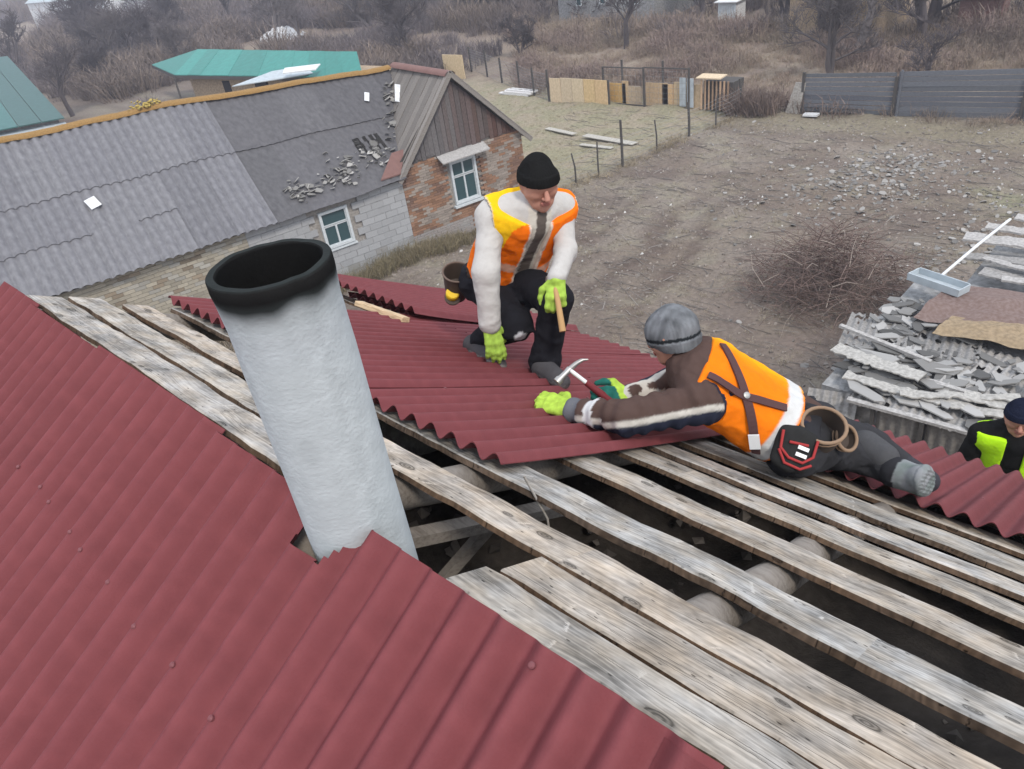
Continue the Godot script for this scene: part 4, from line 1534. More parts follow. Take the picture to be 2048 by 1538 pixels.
# ---------------------------------------------------------------- the slate-covered shed below the eave, right
func build_shed() -> void:
	var h := thing("slate_shed", g(8.6, 0, -1.5), "low shed of corrugated slate panels between dark posts, its roof heaped with broken pale slates", "shed")
	# wall panels facing us, posts between
	var zs := [-2.36, -1.78, -1.20, -0.6, 0.0, 0.6]
	for i in zs.size() - 1:
		var p := []
		var z0: float = zs[i] * 1.25 + 0.05
		var z1: float = zs[i + 1] * 1.25 - 0.05
		for a in 33:
			var row := PackedVector3Array()
			var f := a / 32.0
			for e in 2:
				row.append(Vector3(10.36 + 0.022 * cos(TAU * f * 4.0) + (0.02 if i % 2 else 0.0), -0.1 + e * 2.1, lerpf(z0, z1, f)))
			p.append(row)
		var b := MB.new()
		var tone := rng.randf_range(0.42, 0.60)
		b.col = Color(tone, tone * 0.97, tone * 0.92)
		b.grid(p)
		part(h, "wall_panel", b.mesh(), M.slate_pale)
	for z in zs:
		var b := MB.new()
		b.box(at(Vector3(10.33, 0.98, z * 1.25)), Vector3(0.07, 2.1, 0.06))
		part(h, "post", b.mesh(), M.post)
	var bb := MB.new()
	bb.box(at(Vector3(12.9, 1.0, -1.2)), Vector3(4.6, 1.96, 5.4))
	part(h, "wall", bb.mesh(), M.stone)
	# roof: big old sheets laid every way
	var sheets := [
		# x, z, yaw, length across, length down, tone, lift
		[10.3, -2.55, 0.03, 1.5, 1.6, 0.85, 0.0], [10.3, -1.05, -0.03, 1.6, 1.5, 0.78, 0.012], [10.3, 0.5, 0.03, 1.6, 1.6, 0.8, 0.0],
		[11.2, -3.1, 0.10, 1.5, 1.2, 0.78, 0.04], [11.25, -1.75, -0.08, 1.5, 1.2, 0.88, 0.06], [11.3, -0.3, 0.06, 1.5, 1.3, 0.72, 0.04], [11.3, 0.9, 0.0, 1.4, 1.3, 0.8, 0.04],
		[12.0, -3.55, 0.20, 1.25, 1.2, 0.66, 0.08], [12.1, -2.5, 0.16, 1.0, 1.0, 0.62, 0.10]]
	for i in sheets.size():
		var q: Array = sheets[i]
		var c := corrugated(float(q[4]) / 0.13, 0.13, 0.04, q[3], 0.007, 0.2, 500 + i, func(x, z): return 0.02 * sin(x * 3.0 + i), func(x, z): return wob.get_noise_2d(x * 110.0 + i * 50.0, z * 110.0) > 0.52, 12, 8)
		var t: float = q[5]
		var bs := Basis(Vector3.UP, q[2] + PI / 2.0)
		part(h, "roof_sheet", tint(c, Color(t, t, t)), M.slate_pale, Transform3D(bs * Basis(Vector3.RIGHT, 0.02), Vector3(q[0], 2.03 + q[6], q[1] + q[4] / 2.0)))
	# edge boards
	for q in [[Vector3(10.28, 2.07, -3.35), Vector3(10.5, 2.07, 1.2), 0.10], [Vector3(11.35, 2.17, -4.0), Vector3(11.2, 2.17, -1.5), 0.09], [Vector3(12.1, 2.28, -4.25), Vector3(11.75, 2.22, -2.6), 0.08]]:
		var b := MB.new()
		b.bar(q[0], q[1], q[2], 0.05)
		part(h, "edge_board", b.mesh(), M.slate_pale)
	# broken pieces heaped on it
	var xf := []
	var cl := []
	for i in 420:
		var x := 10.45 + rng.randf() * 3.4
		var z := -3.45 - (0.45 if x > 11.0 else 0.0) + rng.randf() * 5.0
		if x > 12.2 and z > -3.0 and x < 13.6 and rng.randf() < 0.7:
			continue
		var s := rng.randf_range(0.08, 0.40)
		xf.append(Transform3D(Basis.from_euler(Vector3(rng.randfn() * 0.12, rng.randfn() * 0.5 + (PI / 2 if rng.randf() < 0.65 else 0.0), rng.randfn() * 0.12)) * Basis.from_scale(Vector3(s * rng.randf_range(1.0, 3.2), 0.13 + s * 0.3, s)), Vector3(x, 2.12 + rng.randf() * 0.12 * rng.randf(), z)))
		var w := rng.randf_range(0.12, 0.38)
		if rng.randf() < 0.25:
			w *= 0.4
		cl.append(Color(w, w * 0.975, w * 0.94))
	many(h, "slate_rubble", shard(12), M.bits, xf, cl)
	# things lying on it
	var spread := [
		[Vector3(10.75, 2.21, -3.62), Vector3(10.85, 2.20, -1.3), 0.20, "long pale broken slate strip lying above the shed's front edge"],
		[Vector3(11.35, 2.30, -4.05), Vector3(11.15, 2.30, -2.55), 0.30, "large white slate fragment at the shed roof's left edge"],
		[Vector3(11.0, 2.27, -1.9), Vector3(11.25, 2.26, 0.2), 0.26, "pale slate strip across the right part of the shed roof"],
		[Vector3(10.6, 2.24, -2.7), Vector3(11.3, 2.3, -1.2), 0.16, "narrow pale board lying slantwise over the broken slates"]]
	for i in spread.size():
		var q: Array = spread[i]
		var a: Vector3 = q[0]
		var e: Vector3 = q[1]
		var d := (e - a).normalized()
		var up := (Vector3.UP - d * d.y).normalized()
		single("slate_piece", tint(plank(a.distance_to(e), q[2], 0.025, 0.03, 540 + i), Color(1.0, 1.0, 0.97)), M.slate_pale, Transform3D(Basis(up.cross(d), up, d), a), q[3], "slate")
	single("rusty_sheet", sheet_bent(Vector3(13.0, 2.28, -3.3), Vector3(1.7, 0, 0.2), Vector3(0.1, 0.0, 3.6), 0.10), M.rust, Transform3D.IDENTITY, "rusty purple-brown metal sheet lying behind the broken slates", "metal sheet")
	single("tan_board", sheet_bent(Vector3(12.55, 2.30, -2.85), Vector3(0.75, 0.02, 0.1), Vector3(0.35, 0, 2.6), 0.05), M.tan, Transform3D.IDENTITY, "tan fibreboard lying against the near side of the rusty sheet", "board")
	# trough and pole
	var tr := thing("trough", Vector3(14.2, 2.2, -3.3), "pale blue-white metal trough beside the rusty sheet", "trough")
	var tb := MB.new()
	var X := Transform3D(Basis(Vector3.UP, -0.30), Vector3(14.25, 2.35, -3.32))
	tb.box(X * at(Vector3(0, 0, 0)), Vector3(0.34, 0.02, 1.0))
	tb.box(X * at(Vector3(-0.17, 0.07, 0)), Vector3(0.02, 0.14, 1.0))
	tb.box(X * at(Vector3(0.17, 0.07, 0)), Vector3(0.02, 0.14, 1.0))
	part(tr, "body", tb.mesh(), M.blueish)
	for s in [-1, 1]:
		var eb := MB.new()
		eb.box(X * at(Vector3(0, 0.06, s * 0.51)), Vector3(0.34, 0.14, 0.02))
		part(tr, "end_plate", eb.mesh(), M.blueish)
	var pb := MB.new()
	pb.tube([Vector3(14.45, 2.42, -3.35), Vector3(16.0, 2.5, -3.15), Vector3(17.4, 2.55, -2.95)], [0.03, 0.03, 0.028], 8)
	single("pole", pb.mesh(), M.white, Transform3D.IDENTITY, "long white pole lying slantwise from the trough to the white planks", "pole")
	# the heap of old boards and sheets behind
	var hp2 := thing("board_heap", Vector3(16, 0, -2.4), "heap of old pale boards and white slate sheets behind the trough at the right edge", "heap")
	var hb := MB.new()
	hb.box(at(Vector3(15.9, 0.95, -1.4)), Vector3(3.2, 1.9, 3.4))
	part(hp2, "stack", hb.mesh(), M.stone)
	var bd := [
		[Vector3(16.65, 2.38, -3.55), Vector3(17.0, 2.35, 0.3), 0.42, 1.35], [Vector3(17.2, 2.44, -3.3), Vector3(17.3, 2.4, 0.3), 0.30, 1.3], [Vector3(17.75, 2.5, -2.9), Vector3(17.8, 2.45, 0.3), 0.30, 1.35],
		[Vector3(16.1, 2.2, -3.4), Vector3(16.4, 2.25, 0.2), 0.30, 0.7], [Vector3(15.55, 2.18, -2.9), Vector3(15.3, 2.15, 0.2), 0.36, 0.8], [Vector3(15.2, 2.26, -2.5), Vector3(15.9, 2.3, 0.3), 0.20, 1.2],
		[Vector3(14.9, 2.12, -2.6), Vector3(14.8, 2.12, 0.4), 0.28, 0.6], [Vector3(14.6, 2.2, -1.9), Vector3(15.1, 2.25, 0.3), 0.20, 1.1], [Vector3(15.9, 2.32, -3.0), Vector3(15.2, 2.3, -0.6), 0.16, 0.95]]
	for i in bd.size():
		var q: Array = bd[i]
		var a: Vector3 = q[0]
		var e: Vector3 = q[1]
		var d := (e - a).normalized()
		var up := (Vector3.UP - d * d.y).normalized()
		var t: float = q[3]
		part(hp2, "board", tint(plank(a.distance_to(e), q[2], 0.04, 0.02, 560 + i), Color(t, t, t)), M.slate_pale, Transform3D(Basis(up.cross(d), up, d), a))
	# a leaning sheet at the shed's left corner
	var ls := corrugated(6.0, 0.13, 0.04, 1.5, 0.007, 0.0, 577, null, null, 6, 8)
	single("leaning_slate", tint(ls, Color(0.78, 0.78, 0.78)), M.slate_pale, Transform3D(Basis(Vector3(0.25, 0.0, 0.97).normalized(), Vector3(-0.75, 0.62, 0.2).normalized(), Vector3(0.25, 0.0, 0.97).normalized().cross(Vector3(-0.75, 0.62, 0.2).normalized())).orthonormalized(), Vector3(10.45, 1.95, -4.05)), "grey corrugated slate sheet leaning on the shed's left corner by the eave", "slate")


func sheet_bent(a: Vector3, u: Vector3, v: Vector3, warp: float) -> ArrayMesh:
	var p := []
	var q := []
	for i in 13:
		var r := PackedVector3Array()
		var s := PackedVector3Array()
		for j in 17:
			var fu := i / 12.0
			var fv := j / 16.0
			var e := a + u * (fu + 0.05 * wob.get_noise_2d(fv * 200.0, 7.0)) + v * fv + Vector3(0, wob.get_noise_2d(fu * 90.0, fv * 140.0) * warp + warp * 0.6 * sin(fu * PI), 0)
			r.append(e)
			s.append(e - Vector3(0, 0.006, 0))
		p.append(r)
		q.append(s)
	var b := MB.new()
	b.grid(p)
	b.grid(q, null, true)
	if b.n[50].y < 0:
		b = MB.new()
		b.grid(p, null, true)
		b.grid(q)
	return b.mesh()


# ---------------------------------------------------------------- fences, hutches and litter of the gardens
func build_yard() -> void:
	# grey plank fence in bays
	var f := thing("plank_fence", g(26.1, 0, -8), "long grey fence of weathered horizontal planks between dark posts", "fence")
	var pts := [[26.1, -11.4, 1.25], [26.25, -8.43, 1.36], [26.75, -4.93, 1.45], [27.1, -1.4, 1.45], [27.4, 2.0, 1.45]]
	for i in pts.size() - 1:
		var a: Array = pts[i]
		var e: Array = pts[i + 1]
		var rows := 9
		for r in rows:
			var h0: float = a[2] * 1.25 * r / rows
			var h1: float = e[2] * 1.25 * r / rows
			var bh: float = a[2] * 1.25 / rows - 0.012
			var p0 := g(a[0], 0, a[1]) + Vector3(rng.randf_range(-0.012, 0.012), h0 + bh / 2 + 0.06, 0.05)
			var p1 := g(e[0], 0, e[1]) + Vector3(rng.randf_range(-0.012, 0.012), h1 + bh / 2 + 0.06, -0.05)
			var b := MB.new()
			var t := rng.randf_range(0.72, 1.22)
			b.col = Color(t, t, t * rng.randf_range(0.97, 1.05))
			b.bar(p0, p1, 0.03, bh + rng.randf_range(-0.02, 0.012))
			part(f, "plank", b.mesh(), M.fence)
	for i in pts.size():
		var a: Array = pts[i]
		var b := MB.new()
		b.box(at(g(a[0], 0, a[1]) + Vector3(-0.05, 0.8, 0)), Vector3(0.10, 1.75 if i == 0 else 1.55, 0.11))
		part(f, "post", b.mesh(), M.post)
		if i > 0:
			var b2 := MB.new()
			b2.box(at(g(a[0], 0, a[1]) + Vector3(-0.02, 0.9, 0.16)), Vector3(0.07, 1.85, 0.08))
			part(f, "post", b2.mesh(), M.fence)
	var ps := MB.new()
	ps.hexa([g(25.95, -0.03, -11.95), g(25.95, -0.03, -11.45), g(26.0, -0.03, -11.45), g(26.0, -0.03, -11.95), g(26.05, 1.0, -11.68), g(26.05, 1.0, -11.32), g(26.10, 1.0, -11.32), g(26.10, 1.0, -11.68)])
	single("concrete_slab", ps.mesh(), M.plaster, Transform3D.IDENTITY, "pale concrete slab leaning against the left end of the grey fence", "slab")
	var lp := MB.new()
	lp.box(at(g(25.85, 0.02, -10.95), 0.1), Vector3(0.35, 0.08, 0.62))
	single("white_block", lp.mesh(), M.white, Transform3D.IDENTITY, "pale block lying at the foot of the grey fence beside the slab", "block")
	# plywood hutch row
	var hr := thing("plywood_hutch", g(25.2, 0, -20.5), "low row of pale plywood panels at the back of the yard", "hutch")
	var z0 := -22.15
	var tones := [Color(1.0, 1.0, 1.02), Color(0.93, 0.95, 0.98), Color(0.98, 1.0, 1.0), Color(1.06, 0.92, 0.72), Color(1.03, 0.9, 0.74)]
	for i in 5:
		var w := 0.61
		var b := MB.new()
		b.col = tones[i]
		b.box(at(g(25.15 + 0.02 * (i % 2), 0.51 + 0.01 * (i % 3), z0 + w / 2)), Vector3(0.04, 1.22 + 0.03 * (i % 2), w * 1.25 - 0.03))
		part(hr, "panel", b.mesh(), M.ply)
		z0 += w
	var hb := MB.new()
	for q in [-22.1, -20.95, -19.75, -19.08]:
		hb.box(at(g(25.22, 0.5, q)), Vector3(0.07, 1.25, 0.07))
	part(hr, "frame", hb.mesh(), M.post)
	# pen of posts, wire and orange boards
	var pen := thing("animal_pen", g(25.4, 0, -17.3), "tall wire pen on dark posts with orange plywood panels in front", "pen")
	for q in [[25.5, -19.53, 1.45], [25.4, -17.5, 1.5], [25.5, -15.55, 1.5], [26.9, -17.6, 1.4], [26.9, -19.6, 1.4]]:
		var b := MB.new()
		b.box(at(g(q[0], q[2] / 2, q[1])), Vector3(0.08, q[2] * 1.25, 0.08))
		part(pen, "post", b.mesh(), M.post)
	for q in [[-19.53, -17.5, 1.44], [-17.5, -15.55, 1.47], [-19.53, -17.5, 0.04], [-17.5, -15.55, 0.03]]:
		var b := MB.new()
		b.bar(g(25.46, q[2], q[0]), g(25.46, q[2], q[1]), 0.05, 0.05)
		part(pen, "rail", b.mesh(), M.post)
	var wz := MB.new()
	for i in 19:
		var z := -19.4 + i * 0.21
		wz.tube([g(25.47, 0.05, z), g(25.47, 1.45, z)], [0.005, 0.005], 4, false)
	for i in 7:
		wz.tube([g(25.47, 0.15 + i * 0.2, -19.5), g(25.47, 0.15 + i * 0.2, -15.6)], [0.005, 0.005], 4, false)
	part(pen, "wire_mesh", wz.mesh(), M.stone)
	for q in [[-18.95, 0.85, 0.80, Color(1.12, 0.80, 0.45)], [-18.1, 0.6, 0.72, Color(0.8, 0.78, 0.78)], [-17.05, 1.0, 0.88, Color(0.82, 0.74, 0.66)], [-16.55, 0.0, 0.9, Color(1.15, 0.82, 0.6)], [-16.0, 0.55, 0.95, Color(0.9, 0.85, 0.78)], [-16.55, 0.5, 0.85, Color(1.02, 0.85, 0.68)], [-18.55, 0.3, 0.9, Color(0.95, 0.84, 0.7)], [-15.3, 0.4, 0.9, Color(0.85, 0.8, 0.75)]]:
		if q[1] > 0.1:
			var b := MB.new()
			b.col = q[3]
			b.box(at(g(25.62, q[2] / 2, q[0])), Vector3(0.04, q[2] * 1.25, q[1] * 1.25))
			part(pen, "panel", b.mesh(), M.ply)
	# slatted wooden cage
	var cg := thing("slatted_cage", g(25.6, 0, -14.5), "small slatted wooden cage with a pale top left of the grey fence", "cage")
	for i in 8:
		var b := MB.new()
		var t := rng.randf_range(0.5, 1.0)
		b.col = Color(t, t * 0.85, t * 0.8)
		b.box(at(g(25.55, 0.55, -15.05 + i * 0.155)), Vector3(0.03, 1.3, 0.075))
		part(cg, "slat", b.mesh(), M.ply)
	part(cg, "roof", slab4(g(25.4, 1.15, -15.2), g(25.4, 1.15, -14.2), g(25.9, 1.19, -14.2), g(25.9, 1.19, -15.2), 0.05), M.ply)
	var cb := MB.new()
	cb.box(at(g(26.1, 0.5, -14.45)), Vector3(1.0, 1.25, 1.5))
	part(cg, "back", cb.mesh(), M.post)
	for i in 2:
		var b := MB.new()
		b.box(at(g(25.52, 0.6 + 0.02 * i, -15.5 - 0.33 * i)), Vector3(0.05, 1.3, 0.33))
		single("grey_door", b.mesh(), M.blueish, Transform3D.IDENTITY, ["grey-blue plank leaning beside the slatted cage", "grey-blue plank leaning beside the wire pen's right post"][i], "plank")
	# old netting fence closing the back of the yard
	var nf := thing("netting_fence", g(27.5, 0, -26.5), "grey netting fence on dark posts between the gable and the plywood hutch", "fence")
	var np := [[29.6, -31.6], [28.6, -29.4], [27.4, -27.2], [26.5, -25.2], [25.7, -23.6], [25.2, -22.3]]
	for i in np.size():
		var b := MB.new()
		b.box(at(g(np[i][0], 0.6, np[i][1])), Vector3(0.08, 1.6 + 0.2 * (i % 2), 0.08))
		part(nf, "post", b.mesh(), M.post)
		if i > 0:
			var w := MB.new()
			for k in 9:
				w.tube([g(np[i - 1][0], 0.08 + 0.13 * k, np[i - 1][1]), g(np[i][0], 0.08 + 0.13 * k, np[i][1])], [0.008, 0.008], 3, false)
			for k in 14:
				var ff := k / 14.0
				w.tube([g(lerpf(np[i - 1][0], np[i][0], ff), 0.05, lerpf(np[i - 1][1], np[i][1], ff)), g(lerpf(np[i - 1][0], np[i][0], ff), 1.14, lerpf(np[i - 1][1], np[i][1], ff))], [0.007, 0.007], 3, false)
			part(nf, "netting", w.mesh(), M.stone)
	# boards stacked in the yard
	var bs := thing("board_stack", g(25.6, 0, -24.6), "dark stack of old boards in the yard behind the gable", "stack")
	for i in 6:
		var b := MB.new()
		b.bar(g(25.7 + 0.1 * (i % 3), 0.10 + 0.07 * (i / 2), -25.7 + 0.1 * i), g(25.6 + 0.1 * (i % 3), 0.10 + 0.07 * (i / 2), -23.8 + 0.05 * i), 0.3, 0.08)
		part(bs, "board", b.mesh(), M.gable)
	var yb := MB.new()
	yb.box(at(g(27.9, 0.6, -31.1)), Vector3(0.06, 1.5, 1.9))
	single("pale_board", tint(yb.mesh(), Color(1.0, 0.98, 0.9)), M.ply, Transform3D.IDENTITY, "pale wooden panel standing just behind the gable's peak", "panel")
	# white planks on the yard grass
	var wp := [[Vector3(27.0, 0.12, -24.2), Vector3(26.6, 0.12, -22.2), 0.3, "whitish plank lying on the yard grass before the plywood hutch"], [Vector3(26.6, 0.12, -21.6), Vector3(26.2, 0.12, -18.6), 0.4, "long whitish board lying on the yard grass before the wire pen"], [Vector3(25.4, 0.12, -20.9), Vector3(25.4, 0.12, -19.2), 0.25, "short whitish board on the grass nearest the wire fence"]]
	for q in wp:
		var b := MB.new()
		b.bar(q[0], q[1], q[2], 0.03)
		single("white_plank", b.mesh(), M.dull, Transform3D.IDENTITY, q[3], "plank")
	# wire fence between the gardens
	var wf := thing("wire_fence", g(19.2, 0, -14.1), "sagging wire fence on thin leaning posts between garden and yard", "fence")
	var wp2 := [[15.2, -14.75, 0.8], [16.4, -14.75, 1.0], [17.31, -14.55, 0.92], [18.2, -14.35, 1.0], [19.2, -14.14, 1.42], [20.8, -13.9, 1.0], [22.39, -13.65, 1.15], [23.9, -13.5, 1.0], [25.5, -13.4, 1.2]]
	for i in wp2.size():
		var q: Array = wp2[i]
		var b := MB.new()
		var r := 0.055 if i in [4, 6, 8] else 0.035
		b.tube([g(q[0], -0.1, q[1]), g(q[0] + 0.02, q[2] * 0.5, q[1] - 0.01), g(q[0] + rng.randf_range(-0.08, 0.08), q[2], q[1] + rng.randf_range(-0.08, 0.05))], [r, r, r * 0.85], 7)
		part(wf, "post", b.mesh(), M.post)
		if i > 0:
			var a: Array = wp2[i - 1]
			var w := MB.new()
			for k in 7:
				var y := 0.1 + 0.13 * k
				var mid := g((a[0] + q[0]) / 2, y - 0.04, (a[1] + q[1]) / 2)
				w.tube([g(a[0], y, a[1]), mid, g(q[0], y, q[1])], [0.006, 0.006, 0.006], 3, false)
			part(wf, "wire", w.mesh(), M.stone)


# ---------------------------------------------------------------- plants
func branch(b: MB, tw: MB, p: Vector3, d: Vector3, len: float, r: float, level: int, rr: RandomNumberGenerator, thick: float) -> void:
	var seg := 4 if level < 2 else (3 if level < 3 else 2)
	var pts := [p]
	var rad := [r]
	var q := p
	var dir := d
	for i in seg:
		dir = (dir + Vector3(rr.randfn() * 0.16, rr.randfn() * 0.10 + 0.05, rr.randfn() * 0.16)).normalized()
		q += dir * len / seg
		pts.append(q)
		rad.append(maxf(lerpf(r, r * 0.45, float(i + 1) / seg), thick))
	(b if level < 2 else tw).tube(pts, rad, 6 if level == 0 else (4 if level < 2 else 3), level == 0)
	if level >= 4:
		return
	var kids = [4, 5, 6, 5][level]
	for i in kids:
		var f := lerpf(0.35, 1.0, (i + rr.randf()) / kids)
		var at_i := clampi(int(f * seg), 1, seg)
		var pp: Vector3 = pts[at_i]
		var side := Vector3(rr.randfn(), rr.randfn() * 0.5, rr.randfn()).normalized()
		var nd := (dir * 0.65 + side * 0.75 + Vector3.UP * 0.22).normalized()
		branch(b, tw, pp, nd, len * rr.randf_range(0.5, 0.75), rad[at_i] * rr.randf_range(0.45, 0.65), level + 1, rr, thick)


func tree_pair(sd: int, h: float, r: float, forks: int, thick: float) -> Array:
	var rr := RandomNumberGenerator.new()
	rr.seed = sd
	var b := MB.new()
	var tw := MB.new()
	for i in forks:
		var a := TAU * i / forks + rr.randf()
		var d := Vector3(cos(a) * 0.42, 1.0, sin(a) * 0.42).normalized() if forks > 1 else Vector3(rr.randfn() * 0.08, 1, rr.randfn() * 0.08).normalized()
		branch(b, tw, Vector3(0, -0.1, 0), d, h * 0.5, r, 0, rr, thick)
	return [b.mesh(), tw.mesh()]


# a clump of thin upright twigs about one unit high
func twigs(sd: int, n: int, spread: float, thick: float, droop := 0.25) -> ArrayMesh:
	var rr := RandomNumberGenerator.new()
	rr.seed = sd
	var b := MB.new()
	for i in n:
		var a := rr.randf() * TAU
		var ro := sqrt(rr.randf()) * spread * 0.5
		var p := Vector3(cos(a) * ro, 0, sin(a) * ro)
		var h := rr.randf_range(0.45, 1.0)
		var o := Vector3(cos(a), 0, sin(a)) * spread * rr.randf_range(0.0, 0.7) + Vector3(rr.randfn(), 0, rr.randfn()) * 0.12
		var m := p + Vector3(o.x * 0.4, h * 0.62, o.z * 0.4)
		var e := p + Vector3(o.x, h * (1.0 - droop * rr.randf()), o.z)
		var w := Vector3(rr.randfn(), 0, rr.randfn()).normalized() * thick
		var k := rr.randf_range(0.7, 1.25)
		b.col = Color(k, k, k)
		b.q4(p - w, m - w * 0.8, m + w * 0.8, p + w)
		b.t3(m - w * 0.8, e, m + w * 0.8)
		for s in 2:
			var t := p.lerp(m, rr.randf_range(0.5, 1.0)) if s == 0 else m.lerp(e, rr.randf_range(0.1, 0.7))
			var e2 := t + Vector3(rr.randfn() * 0.16, rr.randf_range(0.05, 0.3), rr.randfn() * 0.16)
			b.t3(t - w * 0.7, e2, t + w * 0.7)
	return b.mesh()


func scatter(n: int, fn) -> Array:
	var xf := []
	var cl := []
	for i in n:
		var r: Array = fn.call()
		if r.size() == 0:
			continue
		xf.append(r[0])
		cl.append(r[1])
	return [xf, cl]


func stand(x: float, z: float, s: Vector3, tilt := 0.15) -> Transform3D:
	return Transform3D(Basis.from_euler(Vector3(rng.randfn() * tilt, rng.randf() * TAU, rng.randfn() * tilt)) * Basis.from_scale(s), Vector3(x, ground_y(x, z) - 0.02, z))


func build_plants() -> void:
	# bare trees one can tell apart
	var kinds := []
	for i in 5:
		kinds.append(tree_pair(900 + i, [7.0, 8.0, 6.0, 9.0, 6.5][i], [0.17, 0.20, 0.14, 0.24, 0.15][i], [1, 2, 3, 1, 2][i], 0.017))
	var spots := [
		# x, z (garden units), kind, scale, yaw, label
		[31.5, -38.8, 1, 0.85, 0.6, "bare tree with a V-shaped double trunk behind the grey roof's red ridge cap"],
		[31.2, -12.6, 1, 0.75, 2.1, "bare leaning fruit tree rising behind the left end of the grey fence"],
		[28.9, -8.4, 0, 0.55, 0.3, "small dark bare tree just behind the grey fence's middle post"],
		[35.5, -25.5, 3, 0.8, 1.0, "dark bare tree in front of the grey stone house"],
		[34.6, -13.0, 3, 1.05, 2.6, "tall bare tree beside the ochre house's right corner"],
		[37.5, -11.2, 1, 1.1, 0.2, "tall pale-trunked bare tree left of the red-brown shed"],
		[36.0, -6.6, 0, 1.1, 3.0, "tall bare tree at the top right corner"],
		[24.5, -66.0, 3, 1.0, 0.4, "thick crooked bare tree at the upper left with curved limbs"],
		[30.0, -88.0, 3, 1.3, 2.0, "big bare tree before the far white house"],
		[20.5, -60.0, 2, 0.9, 1.2, "spreading bare bushy tree between the two green roofs"],
		[36.0, -58.0, 0, 1.0, 1.9, "bare tree behind the right end of the turquoise roof"],
		[40.0, -50.0, 1, 1.1, 0.9, "bare twin-trunked tree at the top, right of the white tarpaulin"],
		[44.0, -45.0, 2, 1.2, 2.8, "wide bare tree at the top left of the grey stone house"],
		[43.5, -20.5, 2, 1.1, 0.1, "dark dense bare tree right of the white outhouse"],
		[47.0, -26.0, 3, 1.0, 1.4, "bare tree between the stone house and the outhouse"],
		[33.0, -31.0, 2, 0.6, 2.2, "low bare bushy tree behind the plywood hutch"],
		[42.0, -15.0, 0, 1.2, 0.8, "bare tree rising behind the ochre house"],
		[41.0, -7.5, 3, 1.2, 1.1, "dark bare tree behind the red-brown shed"],
		[27.0, -75.0, 2, 1.2, 0.5, "bare spreading tree left of the white tarpaulin"],
		[16.5, -76.0, 1, 1.0, 0.9, "bare tree at the left edge above the faded green shed roof"],
		[15.6, -53.0, 3, 0.85, 1.3, "dark crooked bare tree right of the faded green shed roof"],
		[22.0, -84.0, 0, 1.3, 0.4, "tall bare tree at the upper left beside the far white house's gable"],
		[25.5, -57.0, 1, 0.75, 1.7, "bare forked tree standing between the faded and the turquoise green roofs"],
		[40.5, -11.8, 1, 1.2, 2.2, "pale forked bare tree behind the tall pale-trunked one, top right"],
		[38.0, -16.0, 2, 1.0, 1.2, "bushy bare tree hiding the middle of the ochre house's foot"],
		[50.0, -33.0, 3, 1.2, 0.2, "tall bare tree above the grey stone house's left window"],
	]
	var tone := [Color(0.085, 0.074, 0.075), Color(0.125, 0.11, 0.108), Color(0.10, 0.086, 0.088)]
	for i in spots.size():
		var q: Array = spots[i]
		var k: Array = kinds[q[2]]
		var p := g(q[0], 0, q[1])
		p.y = ground_y(p.x, p.z)
		var o := thing("bare_tree", p, q[5], "tree", "bare trees beyond the gardens")
		var xf := Transform3D(Basis(Vector3.UP, q[4]).scaled(Vector3.ONE * q[3]), p)
		var key := "tree%d" % (i % 3)
		if not M.has(key):
			M[key] = mat(tone[i % 3].linear_to_srgb(), 0.95)
		part(o, "trunk", k[0], M[key], xf)
		part(o, "crown", k[1], M[key], xf)
	# more of the same beyond them, nothing tells these apart
	for i in 48:
		var x := 0.0
		var z := 0.0
		if i < 14:
			x = rng.randf_range(26, 60)
			z = -x * rng.randf_range(1.7, 2.9)
		else:
			x = rng.randf_range(52, 78)
			z = -x * rng.randf_range(0.15, 1.5)
		if x < 32.0 and z > -70.0:
			x += 12.0
		var k: Array = kinds[i % 5]
		var p := Vector3(x, ground_y(x, z), z)
		var az := atan2(-z, x)
		var over := "above the grey roof's left end"
		if az < 0.22:
			over = "above the grey fence's right half"
		elif az < 0.42:
			over = "above the grey fence's left half"
		elif az < 0.68:
			over = "above the wire pen and cage"
		elif az < 0.86:
			over = "above the plywood hutch"
		elif az < 1.02:
			over = "above the boarded gable"
		elif az < 1.12:
			over = "above the turquoise roof"
		var o := thing("bare_tree", p, "%s bare tree %s bushes, %s" % [["slim single-stemmed", "tall twin-stemmed", "three-stemmed bushy", "big thick-stemmed", "short twin-stemmed"][i % 5], "far back in" if Vector2(x, z).length() > 85.0 else "among", over], "tree", "bare trees scattered over the far slope")
		var xf := Transform3D(Basis(Vector3.UP, rng.randf() * TAU).scaled(Vector3.ONE * rng.randf_range(0.85, 1.5)), p)
		part(o, "trunk", k[0], M["tree%d" % (i % 3)], xf)
		part(o, "crown", k[1], M["tree%d" % (i % 3)], xf)
	# thickets of bare shrubs, thousands of stems nobody could count
	var clumps := [twigs(31, 46, 0.75, 0.0115), twigs(32, 46, 0.95, 0.0125), twigs(33, 60, 0.6, 0.0105)]
